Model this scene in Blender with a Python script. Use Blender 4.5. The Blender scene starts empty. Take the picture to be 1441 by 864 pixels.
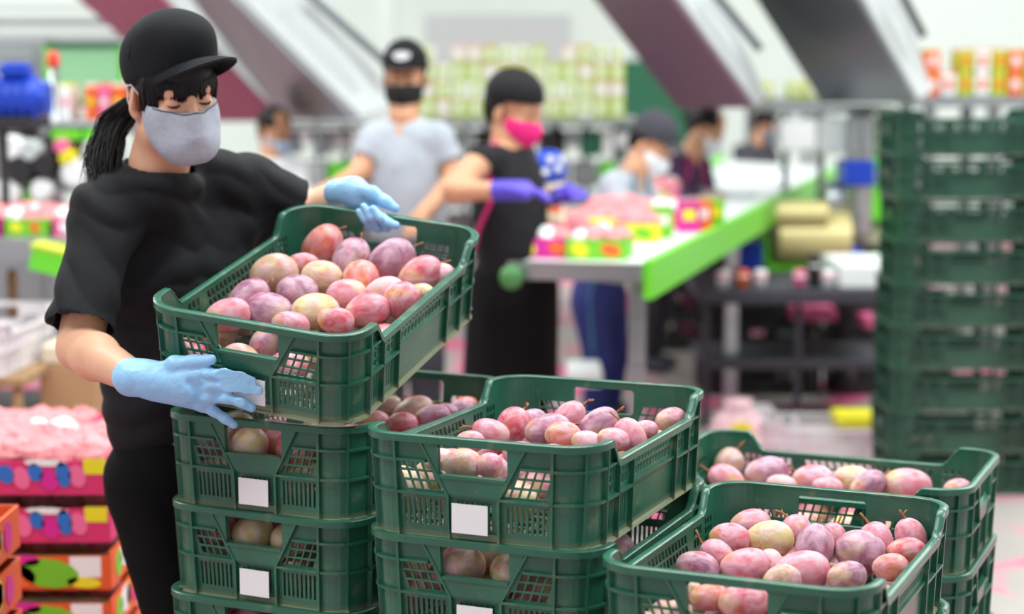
import bpy, bmesh, math, random
import numpy as np
from mathutils import Vector, Matrix, Euler, Quaternion
random.seed(7)
SC = bpy.context.scene
COL = SC.collection
PI = math.pi
# ------------------------------------------------------------------ camera, world, lights, exposure
F_PX, HZ, CAM_H = 2597.0, 105.0, 1.55
PITCH = math.atan((432 - HZ) / F_PX)
cam_d = bpy.data.cameras.new('camera')
cam = bpy.data.objects.new('camera', cam_d); COL.objects.link(cam)
cam.location = (0, 0, CAM_H); cam.rotation_euler = (PI / 2 - PITCH, 0, 0)
cam_d.sensor_width = 36; cam_d.lens = F_PX / 1441 * 36
cam_d.clip_start = 0.1; cam_d.clip_end = 200
cam_d.dof.use_dof = True; cam_d.dof.focus_distance = 2.98; cam_d.dof.aperture_fstop = 2.2
SC.camera = cam
W = bpy.data.worlds.new('world'); SC.world = W; W.use_nodes = True
W.node_tree.nodes['Background'].inputs[0].default_value = (0.90, 0.98, 1.0, 1)
W.node_tree.nodes['Background'].inputs[1].default_value = 0.6
def area(loc, rot, sx, sy, power, col=(1, 1, 1)):
    l = bpy.data.lights.new('ceiling_lamp', 'AREA'); l.shape = 'RECTANGLE'; l.size = sx; l.size_y = sy
    l.energy = power; l.color = col
    o = bpy.data.objects.new('ceiling_lamp', l); COL.objects.link(o); o.location = loc; o.rotation_euler = rot
for lx, ly, pw in ((-3.0, 1.6, 190), (3.0, 2.4, 230), (0.0, 5.2, 230), (-5, 8.5, 260), (5, 8.5, 260), (-5, 14.5, 330), (5, 14.5, 330)):
    area((lx, ly, 5.6), (0, 0, 0), 3.2, 1.6, pw, (0.95, 1.0, 0.98))
vs = SC.view_settings
SC.display_settings.display_device = 'sRGB'
vs.view_transform = 'Standard'; vs.look = 'None'; vs.gamma = 1; vs.use_curve_mapping = False
vs.exposure = 0.2
SC.cycles.max_bounces = 6

# ------------------------------------------------------------------ helpers
def at(px, py, Y):
    """world point seen at pixel (px,py) of the 1441x864 frame, Y metres in front of the camera"""
    a = (px - 720.5) / F_PX; b = (432 - py) / F_PX
    dy = math.cos(PITCH) + b * math.sin(PITCH); dz = -math.sin(PITCH) + b * math.cos(PITCH)
    return Vector((a / dy * Y, Y, CAM_H + dz / dy * Y))
def ray_plane(px, py, p0, n):
    d = at(px, py, 1.0) - Vector((0, 0, CAM_H)); o = Vector((0, 0, CAM_H))
    return o + d * ((p0 - o).dot(n) / d.dot(n))
def srgb(r, g, b):
    f = lambda c: (c / 255 / 12.92) if c / 255 <= 0.04045 else ((c / 255 + 0.055) / 1.055) ** 2.4
    return (f(r), f(g), f(b), 1)
MATS = {}
def mat(name, rgb, rough=0.5, metal=0.0, var=0.0, scale=8.0, bump=0.0, bscale=40.0, rgb2=None, thr=None, spec=0.5, emit=0.0,
        trans=0.0, sss=0.0, sheen=0.0, alpha=1.0, stretch=None):
    if name in MATS: return MATS[name]
    m = bpy.data.materials.new(name); m.use_nodes = True; nt = m.node_tree; N = nt.nodes; L = nt.links
    b = N['Principled BSDF']; b.inputs['Roughness'].default_value = rough; b.inputs['Metallic'].default_value = metal
    b.inputs['Specular IOR Level'].default_value = spec
    c = srgb(*rgb); b.inputs['Base Color'].default_value = c
    if trans: b.inputs['Transmission Weight'].default_value = trans
    if alpha < 1: b.inputs['Alpha'].default_value = alpha
    if sss:
        b.inputs['Subsurface Weight'].default_value = sss; b.inputs['Subsurface Radius'].default_value = (.012, .005, .003); b.inputs['Subsurface Scale'].default_value = 1.0
    if sheen: b.inputs['Sheen Weight'].default_value = sheen
    if emit:
        b.inputs['Emission Color'].default_value = c; b.inputs['Emission Strength'].default_value = emit
    if var or rgb2 or bump:
        tc = N.new('ShaderNodeTexCoord'); mp = N.new('ShaderNodeMapping'); L.new(tc.outputs['Object'], mp.inputs[0])
        if stretch: mp.inputs['Scale'].default_value = stretch
    if var or rgb2:
        no = N.new('ShaderNodeTexNoise'); no.inputs['Scale'].default_value = scale; no.inputs['Detail'].default_value = 4
        L.new(mp.outputs[0], no.inputs[0])
        cr = N.new('ShaderNodeValToRGB'); L.new(no.outputs[0], cr.inputs[0]); L.new(cr.outputs[0], b.inputs['Base Color'])
        e = cr.color_ramp.elements
        if rgb2:
            t = thr or (0.4, 0.6); e[0].position, e[1].position = t; e[0].color = c; e[1].color = srgb(*rgb2)
        else:
            e[0].position, e[1].position = 0.3, 0.7
            e[0].color = tuple(v * (1 - var) for v in c[:3]) + (1,); e[1].color = tuple(min(1, v * (1 + var)) for v in c[:3]) + (1,)
    if bump:
        n2 = N.new('ShaderNodeTexNoise'); n2.inputs['Scale'].default_value = bscale; n2.inputs['Detail'].default_value = 5; L.new(mp.outputs[0], n2.inputs[0])
        bu = N.new('ShaderNodeBump'); bu.inputs['Strength'].default_value = bump; bu.inputs['Distance'].default_value = 0.01
        L.new(n2.outputs[0], bu.inputs['Height']); L.new(bu.outputs[0], b.inputs['Normal'])
    MATS[name] = m; return m
def tag(o, label=None, cat=None, group=None, kind=None):
    if label: o['label'] = label
    if cat: o['category'] = cat
    if group: o['group'] = group
    if kind: o['kind'] = kind
    return o
def link(name, me, parent=None, M=None):
    o = bpy.data.objects.new(name, me); COL.objects.link(o)
    if parent: o.parent = parent
    if M is not None: o.matrix_local = M
    return o
def empty(name, loc=(0, 0, 0), rz=0.0, label=None, cat=None, group=None, M=None, kind=None):
    o = bpy.data.objects.new(name, None); COL.objects.link(o); o.empty_display_size = 0.05
    o.location = loc; o.rotation_euler = (0, 0, rz)
    if M is not None: o.matrix_world = M
    return tag(o, label, cat, group, kind)
class MB:
    """collects simple solids into ONE mesh"""
    def __init__(s): s.v = []; s.f = []; s.mi = []; s.cur = 0
    def add(s, vs_, fs_):
        k = len(s.v); s.v += [tuple(v) for v in vs_]; s.f += [tuple(i + k for i in f) for f in fs_]; s.mi += [s.cur] * len(fs_)
        return s
    def box(s, c, d, rz=0.0, M=None, bev=0.0, taper=(1, 1)):
        hx, hy, hz = d[0] / 2, d[1] / 2, d[2] / 2
        R = Matrix.Rotation(rz, 3, 'Z') if rz else Matrix.Identity(3)
        if M is not None: R = M.to_3x3()
        c = Vector(c)
        if bev <= 0:
            P = [(x * hx * (taper[0] if z > 0 else 1), y * hy * (taper[1] if z > 0 else 1), z * hz) for z in (-1, 1) for x, y in ((-1, -1), (1, -1), (1, 1), (-1, 1))]
            s.add([c + R @ Vector(p) for p in P], [(3, 2, 1, 0), (4, 5, 6, 7), (0, 1, 5, 4), (1, 2, 6, 5), (2, 3, 7, 6), (3, 0, 4, 7)])
        else:
            b = min(bev, hx * .9, hy * .9, hz * .9); rings = []
            for z, i in ((-hz, b), (-hz + b, 0), (hz - b, 0), (hz, b)):
                X, Y = hx - i, hy - i; q = b * .999
                rings.append([(-X + q, -Y, z), (X - q, -Y, z), (X, -Y + q, z), (X, Y - q, z), (X - q, Y, z), (-X + q, Y, z), (-X, Y - q, z), (-X, -Y + q, z)])
            P = [c + R @ Vector(p) for r in rings for p in r]
            fs_ = [tuple(range(7, -1, -1)), tuple(range(24, 32))]
            for k in range(3):
                for j in range(8): fs_.append((k * 8 + j, k * 8 + (j + 1) % 8, k * 8 + 8 + (j + 1) % 8, k * 8 + 8 + j))
            s.add(P, fs_)
        return s
    def tube(s, pts, r, n=8, cap=True):
        pts = [Vector(p) for p in pts]; m = len(pts)
        rs = r if isinstance(r, (list, tuple)) else [r] * m
        V = []; up = Vector((0, 0, 1)); pa = None
        for i, p in enumerate(pts):
            t = (pts[min(i + 1, m - 1)] - pts[max(i - 1, 0)]).normalized()
            if pa is None: a = t.cross(up if abs(t.z) < .9 else Vector((1, 0, 0))).normalized()
            else: a = (pa - t * pa.dot(t)).normalized()
            pa = a; b = t.cross(a)
            V += [p + (a * math.cos(2 * PI * j / n) + b * math.sin(2 * PI * j / n)) * rs[i] for j in range(n)]
        Fs = [(i * n + j, i * n + (j + 1) % n, (i + 1) * n + (j + 1) % n, (i + 1) * n + j) for i in range(m - 1) for j in range(n)]
        if cap: Fs += [tuple(range(n - 1, -1, -1)), tuple((m - 1) * n + j for j in range(n))]
        return s.add(V, Fs)
    def lathe(s, prof, n=20, c=(0, 0, 0), M=None):
        c = Vector(c); R = M.to_3x3() if M is not None else Matrix.Identity(3)
        V = [c + R @ Vector((r * math.cos(2 * PI * j / n), r * math.sin(2 * PI * j / n), z)) for r, z in prof for j in range(n)]
        m = len(prof)
        Fs = [(i * n + j, i * n + (j + 1) % n, (i + 1) * n + (j + 1) % n, (i + 1) * n + j) for i in range(m - 1) for j in range(n)]
        Fs += [tuple(range(n - 1, -1, -1)), tuple((m - 1) * n + j for j in range(n))]
        return s.add(V, Fs)
    def prism(s, poly, d, M=None):
        """poly in 3D (planar), extruded by vector d"""
        P = [Vector(p) for p in poly]; d = Vector(d); n = len(P)
        nrm = sum(((P[i] - P[0]).cross(P[(i + 1) % n] - P[0]) for i in range(n)), Vector())
        if nrm.dot(d) < 0: P.reverse()
        V = P + [p + d for p in P]
        Fs = [tuple(range(n - 1, -1, -1)), tuple(range(n, 2 * n))] + [(i, (i + 1) % n, n + (i + 1) % n, n + i) for i in range(n)]
        return s.add(V, Fs)
    def mesh(s, name, mats, smooth=False, fn=None):
        me = bpy.data.meshes.new(name)
        V = [fn(*v) for v in s.v] if fn else s.v
        me.from_pydata([tuple(v) for v in V], [], s.f)
        if not isinstance(mats, (list, tuple)): mats = [mats]
        for m in mats: me.materials.append(m)
        if len(mats) > 1: me.polygons.foreach_set('material_index', s.mi)
        if smooth: me.polygons.foreach_set('use_smooth', [True] * len(me.polygons))
        me.update()
        if smooth == 'auto': me.set_sharp_from_angle(angle=math.radians(40))
        return me
    def build(s, name, mats, parent=None, smooth=False, M=None, fn=None):
        return link(name, s.mesh(name, mats, smooth, fn), parent, M)
def perforated(outline, holes, t):
    """flat plate with real holes in (u,w): verts as (u, depth, w)"""
    cu = bpy.data.curves.new('plate', 'CURVE'); cu.dimensions = '2D'; cu.fill_mode = 'BOTH'; cu.extrude = t / 2
    for poly in [outline] + holes:
        sp = cu.splines.new('POLY'); sp.points.add(len(poly) - 1)
        for i, p in enumerate(poly): sp.points[i].co = (p[0], p[1], 0, 1)
        sp.use_cyclic_u = True
    o = bpy.data.objects.new('plate', cu)
    me = bpy.data.meshes.new_from_object(o)
    V = [(v.co.x, v.co.z, v.co.y) for v in me.vertices]; Fs = [tuple(p.vertices)[::-1] for p in me.polygons]
    bpy.data.objects.remove(o); bpy.data.meshes.remove(me); bpy.data.curves.remove(cu)
    return V, Fs

# ------------------------------------------------------------------ fruit crate meshes
CH = 0.165
def crate_material(name, base, lo, dust=(150, 145, 115)):
    m = bpy.data.materials.new(name); m.use_nodes = True; N = m.node_tree.nodes; L = m.node_tree.links; b = N['Principled BSDF']
    b.inputs['Roughness'].default_value = 0.36
    tc = N.new('ShaderNodeTexCoord'); no = N.new('ShaderNodeTexNoise'); no.inputs['Scale'].default_value = 9; no.inputs['Detail'].default_value = 5
    L.new(tc.outputs['Object'], no.inputs[0])
    cr = N.new('ShaderNodeValToRGB'); cr.color_ramp.elements[0].color = srgb(*lo); cr.color_ramp.elements[1].color = srgb(*base)
    cr.color_ramp.elements[0].position = .3; cr.color_ramp.elements[1].position = .7
    L.new(no.outputs[0], cr.inputs[0])
    sx = N.new('ShaderNodeSeparateXYZ'); L.new(tc.outputs['Object'], sx.inputs[0])
    mr = N.new('ShaderNodeMapRange'); mr.inputs['From Min'].default_value = .001; mr.inputs['From Max'].default_value = .016
    mr.inputs['To Min'].default_value = .75; mr.inputs['To Max'].default_value = 0.0; L.new(sx.outputs['Z'], mr.inputs[0])
    n2 = N.new('ShaderNodeTexNoise'); n2.inputs['Scale'].default_value = 26; n2.inputs['Detail'].default_value = 6; L.new(tc.outputs['Object'], n2.inputs[0])
    r2 = N.new('ShaderNodeMapRange'); r2.inputs['From Min'].default_value = .58; r2.inputs['From Max'].default_value = .8; r2.inputs['To Max'].default_value = .45; L.new(n2.outputs[0], r2.inputs[0])
    mx = N.new('ShaderNodeMath'); mx.operation = 'MAXIMUM'; L.new(mr.outputs[0], mx.inputs[0]); L.new(r2.outputs[0], mx.inputs[1])
    mi = N.new('ShaderNodeMix'); mi.data_type = 'RGBA'; L.new(mx.outputs[0], mi.inputs[0]); L.new(cr.outputs[0], mi.inputs[6]); mi.inputs[7].default_value = srgb(*dust)
    L.new(mi.outputs[2], b.inputs['Base Color'])
    rr = N.new('ShaderNodeMapRange'); rr.inputs['To Min'].default_value = .3; rr.inputs['To Max'].default_value = .7; L.new(mx.outputs[0], rr.inputs[0]); L.new(rr.outputs[0], b.inputs['Roughness'])
    return m
M_CRATE = crate_material('green_crate_plastic', (44, 106, 84), (32, 86, 68))
M_CARD = mat('white_card', (236, 238, 240), 0.6)
def taper(x, y, z):
    k = 1 - max(0.0, min(1.0, z / CH)); return (x * (1 - .038 * k), y * (1 - .024 * k), z)
HW, HL, RC = 0.190, 0.290, 0.055
def rim_z(y, low=.128):
    a = abs(y)
    return CH if a > .215 else (low if a < .185 else low + (CH - low) * (a - .185) / .03)
def make_crate_meshes(mt, pre=''):
    R = {}
    # --- end panel (short side), u in x, outer side is -y
    eu = HW - RC
    out = [(-eu, 0), (eu, 0), (eu, CH - .002), (-eu, CH - .002)]
    holes = [[(-.054, .1055), (.054, .1055), (.058, .110), (.058, .145), (.054, .150), (-.054, .150), (-.058, .145), (-.058, .110)]]
    def clipx(z):  # slanted edge of the handle panel
        return .040 + (.088 - .040) * max(0, (z - .073)) / (CH - .073)
    for s in (-1, 1):
        for r in range(3):
            z0 = .0785 + r * .0155; z1 = z0 + .0120
            for c in range(6):
                a0 = .124 - c * .0145 - (z0 - .08) * .0; a1 = a0 - .0115
                lo0 = max(a1 + (z0 - .1) * .35, clipx(z0) + .008); lo1 = max(a1 + (z1 - .1) * .35, clipx(z1) + .008)
                hi0 = min(a0 + (z0 - .1) * .35, .126); hi1 = min(a0 + (z1 - .1) * .35, .126)
                if hi0 - lo0 < .003 or hi1 - lo1 < .003: continue
                p = [(s * lo0, z0), (s * hi0, z0), (s * hi1, z1), (s * lo1, z1)]
                holes.append(p if s > 0 else p[::-1])
        for c in range(8):
            a = .120 - c * .0090
            holes.append([(s * a - .0022, .022), (s * a + .0022, .022), (s * a + .0022, .064), (s * a - .0022, .064)])
    for c in range(7):
        a = -.027 + c * .009
        holes.append([(a - .0022, .022), (a + .0022, .022), (a + .0022, .064), (a - .0022, .064)])
    V, Fs = perforated(out, holes, .004)
    b = MB(); b.add([(v[0], v[1] - HL, v[2]) for v in V], Fs)
    y = -HL
    def rib(u0, z0, u1, z1, wd=.004, dp=.010, yy=None):
        a = Vector((u0, 0, z0)); c = Vector((u1, 0, z1)); d = (c - a).normalized(); n = Vector((-d.z, 0, d.x)) * wd / 2
        P = [a - n, c - n, c + n, a + n]
        return [Vector((p.x, y - dp, p.z)) for p in P], dp
    def addrib(*a, **k):
        P, dp = rib(*a, **k); b.prism(P, (0, dp, 0))
    for s in (-1, 1):
        addrib(s * .132, .002, s * .132, CH - .004)
        addrib(s * .043, .002, s * .043, .073)
        addrib(s * .043, .073, s * .091, CH - .004)
    addrib(-.132, .073, -.045, .073); addrib(.132, .073, .045, .073); addrib(-.045, .073, .045, .073, dp=.006)
    addrib(-.056, .1025, .056, .1025, dp=.010, wd=.005)
    # proud skin of the handle panel, with the slot left open
    for P in ([(-.043, .075), (.043, .075), (.0575, .103), (-.0575, .103)],
              [(-.0605, .108), (-.0585, .108), (-.0585, .152), (-.0830, .152)],
              [(.0585, .108), (.0605, .108), (.0830, .152), (.0585, .152)],
              [(-.083, .152), (.083, .152), (.0885, .163), (-.0885, .163)]):
        b.prism([(p[0], y - .008, p[1]) for p in P], (0, .0055, 0))
    b.prism([(-.043, y - .006, .006), (.043, y - .006, .006), (.043, y - .006, .018), (-.043, y - .006, .018)], (0, .004, 0))
    R['end_panel'] = b.mesh(pre + 'end_panel', mt, fn=taper)
    # --- side panel (long side) on +x, u runs along y
    su = HL - RC; low = .126
    out = [(-su, 0), (su, 0), (su, CH - .002), (.215, CH - .002), (.185, low), (-.185, low), (-.215, CH - .002), (-su, CH - .002)]
    holes = []
    def grid(u0, u1, z0, n, sk=.3, rows=3, h=.0095, g=.004):
        w_ = (u1 - u0) / n
        for r in range(rows):
            a = z0 + r * (h + g)
            for c in range(n):
                q = u0 + c * w_; sh0 = (a - z0) * sk; sh1 = (a + h - z0) * sk
                holes.append([(q + sh0, a), (q + w_ - .0038 + sh0, a), (q + w_ - .0038 + sh1, a + h), (q + sh1, a + h)])
    grid(-.098, .090, .083, 12, rows=2, h=.0145)
    for s in (-1, 1):
        c0 = s * .145
        grid(c0 - .021, c0 + .021, .083, 3, rows=2, h=.0145, sk=0)
        c0 = s * .204
        grid(c0 - .018, c0 + .022, .079, 3, sk=0, h=.011)
        for k in range(5):
            a = c0 - .018 + k * .009
            holes.append([(a - .002, .02), (a + .002, .02), (a + .002, .066), (a - .002, .066)])
        for k in range(4):
            a = s * .145 - .0135 + k * .009
            holes.append([(a - .002, .02), (a + .002, .02), (a + .002, .066), (a - .002, .066)])
    V, Fs = perforated(out, holes, .004)
    b = MB(); b.add([(HW - v[1], v[0], v[2]) for v in V], Fs)
    def srib(u0, z0, u1, z1, wd=.004, dp=.010):
        a = Vector((0, u0, z0)); c = Vector((0, u1, z1)); d = (c - a).normalized(); n = Vector((0, -d.z, d.y)) * wd / 2
        b.prism([(HW, p.y, p.z) for p in (a - n, c - n, c + n, a + n)], (dp, 0, 0))
    for s in (-1, 1):
        srib(s * .2335, .002, s * .2335, CH - .004); srib(s * .178, .002, s * .178, low); srib(s * .112, .002, s * .112, low)
        srib(s * .2335, .073, s * .178, .073); srib(s * .178, .073, s * .112, .073)
    srib(-.112, .075, .112, .075, dp=.006)
    R['side_panel'] = b.mesh(pre + 'side_panel', mt, fn=taper)
    # --- corner posts (front right, and its mirror image)
    for nm, sy in (('corner_post', -1), ('corner_post_mirrored', 1)):
        b = MB(); n = 8
        ins = []; outp = []
        for k in range(n + 1):
            a = k / n * PI / 2; c, s_ = math.cos(a), math.sin(a)
            ins.append((HW - RC + (RC - .002) * s_, sy * (HL - RC + (RC - .002) * c)))
            outp.append((HW - RC + (RC + .002) * s_, sy * (HL - RC + (RC + .002) * c)))
        for k in range(n):
            b.prism([(ins[k][0], ins[k][1], 0), (outp[k][0], outp[k][1], 0), (outp[k + 1][0], outp[k + 1][1], 0), (ins[k + 1][0], ins[k + 1][1], 0)], (0, 0, CH - .002))
        for a in (PI / 4,):
            c, s_ = math.cos(a), math.sin(a); q = Vector((HW - RC, sy * (HL - RC), 0)); d = Vector((s_, sy * c, 0)); t_ = Vector((d.y, -d.x, 0)) * .0018
            b.prism([q + d * RC - t_, q + d * (RC + .009) - t_, q + d * (RC + .009) + t_, q + d * RC + t_], (0, 0, CH - .004))
        R[nm] = b.mesh(pre + 'corner_post', mt, fn=taper)
    # --- rim and rib bands swept around the perimeter
    def path(extra):
        P = []
        m = 7
        for cx, cy, a0 in ((HW - RC, -(HL - RC), -PI / 2), (HW - RC, HL - RC, 0), (-(HW - RC), HL - RC, PI / 2), (-(HW - RC), -(HL - RC), PI)):
            for k in range(m + 1):
                a = a0 + k / m * PI / 2; P.append((cx + RC * math.cos(a), cy + RC * math.sin(a), math.cos(a), math.sin(a)))
            if a0 in (-PI / 2,):
                for yy in extra: P.append((HW, yy, 1, 0))
            if a0 == PI / 2:
                for yy in extra: P.append((-HW, -yy, -1, 0))
            if a0 == 0: P += [(.080, HL, 0, 1), (-.080, HL, 0, 1)]
            if a0 == PI: P += [(-.080, -HL, 0, -1), (.080, -HL, 0, -1)]
        return P
    def sweep(prof, zf, P, gap=False):
        b_ = MB(); n = len(P); k = len(prof); V = []
        for x, y_, nx, ny in P:
            z = zf(y_)
            for o_, dz in prof: V.append((x + nx * o_, y_ + ny * o_, z + dz))
        Fs = [(i * k + j, ((i + 1) % n) * k + j, ((i + 1) % n) * k + (j + 1) % k, i * k + (j + 1) % k) for i in range(n) for j in range(k) if not (gap and abs(P[i][0]) < .081 and abs(P[(i + 1) % n][0]) < .081)]
        b_.add(V, Fs); return b_
    ex = [-.225, -.215, -.205, -.195, -.185, -.17, 0, .17, .185, .195, .205, .215, .225]
    P = [p for p in path(ex)]
    def zsm(y_):
        a = abs(y_)
        if a >= .218: return CH
        if a <= .182: return .128
        t = (a - .182) / .036; t = t * t * (3 - 2 * t); return .128 + (CH - .128) * t
    b = sweep([(-.003, -.004), (-.003, -.0012), (-.0015, 0), (.0085, 0), (.0105, -.0014), (.011, -.012), (.0085, -.012), (.0080, -.0035)], zsm, P)
    R['rim'] = b.mesh(pre + 'rim', mt, 'auto', fn=taper)
    b = sweep([(.001, -.002), (.001, .002), (.009, .002), (.009, -.002)], lambda y_: .124, P, True)
    # the middle band runs round the four corners only
    for sx in (-1, 1):
        for sy in (-1, 1):
            Q = []
            for k in range(7):
                a = k / 6 * PI / 2; Q.append((sx * (HW - RC + (RC + .001) * math.sin(a)), sy * (HL - RC + (RC + .001) * math.cos(a)), sx * math.sin(a), sy * math.cos(a)))
            for k in range(6):
                p, q = Q[k], Q[k + 1]
                b.prism([(p[0], p[1], .071), (q[0], q[1], .071), (q[0] + q[2] * .008, q[1] + q[3] * .008, .071), (p[0] + p[2] * .008, p[1] + p[3] * .008, .071)], (0, 0, .004))
    c = sweep([(.001, 0), (.001, .006), (.007, .004), (.009, 0)], lambda y_: .0, P)
    b.add(c.v, c.f)
    R['rib_band'] = b.mesh(pre + 'rib_band', mt, fn=taper)
    # --- floor grid
    holes = []
    for i in range(14):
        for j in range(9):
            x0 = -.16 + j * .036; y0 = -.26 + i * .0375
            holes.append([(x0, y0), (x0 + .028, y0), (x0 + .028, y0 + .029), (x0, y0 + .029)])
    V, Fs = perforated([(-HW + .012, -HL + .012), (HW - .012, -HL + .012), (HW - .012, HL - .012), (-HW + .012, HL - .012)], holes, .003)
    b = MB(); b.add([(v[0], v[2], v[1] + .006) for v in V], Fs)
    R['base_panel'] = b.mesh(pre + 'base_panel', mt)
    return R
CRATE = make_crate_meshes(M_CRATE)
b = MB(); b.box((0, -HL * .99 - .0100, .040), (.060, .0012, .046)); CARD_ME = b.mesh('card_label', M_CARD)
RZ180 = Matrix.Rotation(PI, 4, 'Z')
def crate(front, yaw, a=0.0, bb=0.0, label='', group=None, card=None, long_front=False, meshes=None, name='fruit_crate'):
    """front = bottom centre of the face nearest the camera; yaw clockwise from above"""
    R = meshes or CRATE
    Rm = Matrix.Rotation(-yaw, 4, 'Z') @ Matrix.Rotation(a, 4, 'X') @ Matrix.Rotation(bb, 4, 'Y')
    ext = .2 if long_front else .3
    T = Matrix.Translation(Vector(front)) @ Rm @ Matrix.Translation((0, ext, 0))
    if long_front: T = T @ Matrix.Rotation(PI / 2, 4, 'Z')
    o = empty(name, label=label, cat='crate', group=group, M=T)
    link('end_panel', R['end_panel'], o); link('end_panel', R['end_panel'], o, RZ180)
    link('side_panel', R['side_panel'], o); link('side_panel', R['side_panel'], o, RZ180)
    link('corner_post', R['corner_post'], o); link('corner_post', R['corner_post'], o, RZ180)
    link('corner_post', R['corner_post_mirrored'], o); link('corner_post', R['corner_post_mirrored'], o, RZ180)
    link('rim', R['rim'], o); link('rib_band', R['rib_band'], o); link('base_panel', R['base_panel'], o)
    if card is not None:
        c = link('card_label', CARD_ME, o, Matrix.Translation(card)); c['label'] = 'white paper card'
    return o, T

# ------------------------------------------------------------------ mangoes
def mango_material():
    m = bpy.data.materials.new('mango_skin'); m.use_nodes = True; N = m.node_tree.nodes; L = m.node_tree.links; b = N['Principled BSDF']
    b.inputs['Roughness'].default_value = .42; b.inputs['Subsurface Weight'].default_value = .08; b.inputs['Subsurface Radius'].default_value = (.01, .004, .003)
    tc = N.new('ShaderNodeTexCoord'); oi = N.new('ShaderNodeObjectInfo')
    ad = N.new('ShaderNodeVectorMath'); ad.operation = 'MULTIPLY_ADD'
    cx = N.new('ShaderNodeCombineXYZ'); L.new(oi.outputs['Random'], cx.inputs[0]); L.new(oi.outputs['Random'], cx.inputs[1])
    ad.inputs[1].default_value = (30, 17, 0); L.new(cx.outputs[0], ad.inputs[0]); L.new(tc.outputs['Object'], ad.inputs[2])
    def noise(sc, det, dist=0.0):
        n = N.new('ShaderNodeTexNoise'); n.inputs['Scale'].default_value = sc; n.inputs['Detail'].default_value = det; n.inputs['Distortion'].default_value = dist
        L.new(ad.outputs[0], n.inputs[0]); return n
    def ramp(src, p0, p1, c0=(0, 0, 0, 1), c1=(1, 1, 1, 1)):
        r = N.new('ShaderNodeValToRGB'); r.color_ramp.elements[0].position = p0; r.color_ramp.elements[1].position = p1
        r.color_ramp.elements[0].color = c0; r.color_ramp.elements[1].color = c1; L.new(src, r.inputs[0]); return r
    def mix(f, a, c):
        x = N.new('ShaderNodeMix'); x.data_type = 'RGBA'
        L.new(f, x.inputs[0])
        for s, v in ((6, a), (7, c)):
            if isinstance(v, tuple): x.inputs[s].default_value = v
            else: L.new(v, x.inputs[s])
        return x.outputs[2]
    # base colour per fruit, second hue towards the tip, red blush, pale waxy bloom, small dark specks
    sx = N.new('ShaderNodeSeparateXYZ'); L.new(tc.outputs['Object'], sx.inputs[0])
    n1 = noise(.9, 2); mm = N.new('ShaderNodeMath'); mm.operation = 'MULTIPLY_ADD'; mm.inputs[1].default_value = -.22; L.new(sx.outputs['Z'], mm.inputs[0]); L.new(n1.outputs[0], mm.inputs[2])
    tip = ramp(mm.outputs[0], .57, .86)
    c = mix(tip.outputs[0], oi.outputs['Color'], srgb(205, 186, 98))
    n2 = noise(1.15, 4, .6); red = ramp(n2.outputs[0], .5, .72, c1=(.75, .75, .75, 1)); c = mix(red.outputs[0], c, srgb(198, 72, 96))
    n3 = noise(1.7, 6, .4); bl = ramp(n3.outputs[0], .36, .66, c1=(.62, .62, .62, 1)); c = mix(bl.outputs[0], c, srgb(226, 190, 208))
    n4 = noise(26, 2); sp = ramp(n4.outputs[0], .68, .74, c1=(.35, .35, .35, 1)); c = mix(sp.outputs[0], c, srgb(120, 60, 60))
    L.new(c, b.inputs['Base Color'])
    rr = N.new('ShaderNodeMapRange'); rr.inputs['To Min'].default_value = .3; rr.inputs['To Max'].default_value = .62; L.new(bl.outputs[0], rr.inputs[0]); L.new(rr.outputs[0], b.inputs['Roughness'])
    bu = N.new('ShaderNodeBump'); bu.inputs['Strength'].default_value = .12; bu.inputs['Distance'].default_value = .05; L.new(n3.outputs[0], bu.inputs['Height']); L.new(bu.outputs[0], b.inputs['Normal'])
    return m
M_MANGO = mango_material()
M_STEM = mat('mango_stem_bark', (150, 98, 62), 0.8, var=.3, scale=60)
def mango_mesh(seed):
    rnd = random.Random(seed); nu, nv = 24, 16; V = []; Fs = []
    bx = rnd.uniform(-.10, .10); bend = rnd.uniform(.02, .09); flat = rnd.uniform(.9, 1.0)
    for i in range(nv + 1):
        th = PI * i / nv; z = math.cos(th); r = math.sin(th) ** .93 * (1 + .07 * z)
        if i == 0: z -= .03
        for j in range(nu):
            ph = 2 * PI * j / nu
            V.append((r * math.cos(ph) + bend * (1 - z * z) - bend * .5, r * flat * math.sin(ph) * (1 + bx * math.cos(ph) * .5), z))
    for i in range(nv):
        for j in range(nu): Fs.append((i * nu + j, (i + 1) * nu + j, (i + 1) * nu + (j + 1) % nu, i * nu + (j + 1) % nu))
    b = MB(); b.add(V, Fs); return b.mesh('mango', M_MANGO, True)
MANGO = [mango_mesh(s) for s in range(5)]
def stem_mesh(seed):
    r = random.Random(seed); b = MB(); L_ = r.uniform(.014, .022); a = r.uniform(-.5, .5)
    b.tube([(0, 0, -.004), (0, 0, .003), (a * L_ * .5, 0, L_ * .55), (a * L_, r.uniform(-.3, .3) * L_, L_)], [.0042, .0022, .0016, .0021], 7)
    if r.random() < .6: b.tube([(a * L_ * .4, 0, L_ * .45), (-a * L_ * .5 + .006, 0, L_ * .8)], [.0014, .0011], 5)
    return b.mesh('stem', M_STEM, True)
STEM = [stem_mesh(s) for s in range(5)]
TONES = {'pink': (216, 128, 142), 'purple': (150, 96, 124), 'red': (208, 84, 98), 'orange': (222, 116, 84), 'yellow': (206, 192, 118), 'green': (160, 150, 84),
         'olive': (178, 146, 112), 'pale': (222, 172, 178)}
WORD = {'pink': 'rose pink', 'purple': 'dusky purple', 'red': 'deep pink-red', 'orange': 'orange-red', 'yellow': 'yellow-green', 'green': 'greenish', 'olive': 'olive-pink', 'pale': 'pale pink'}
mrand = random.Random(3)
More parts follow.
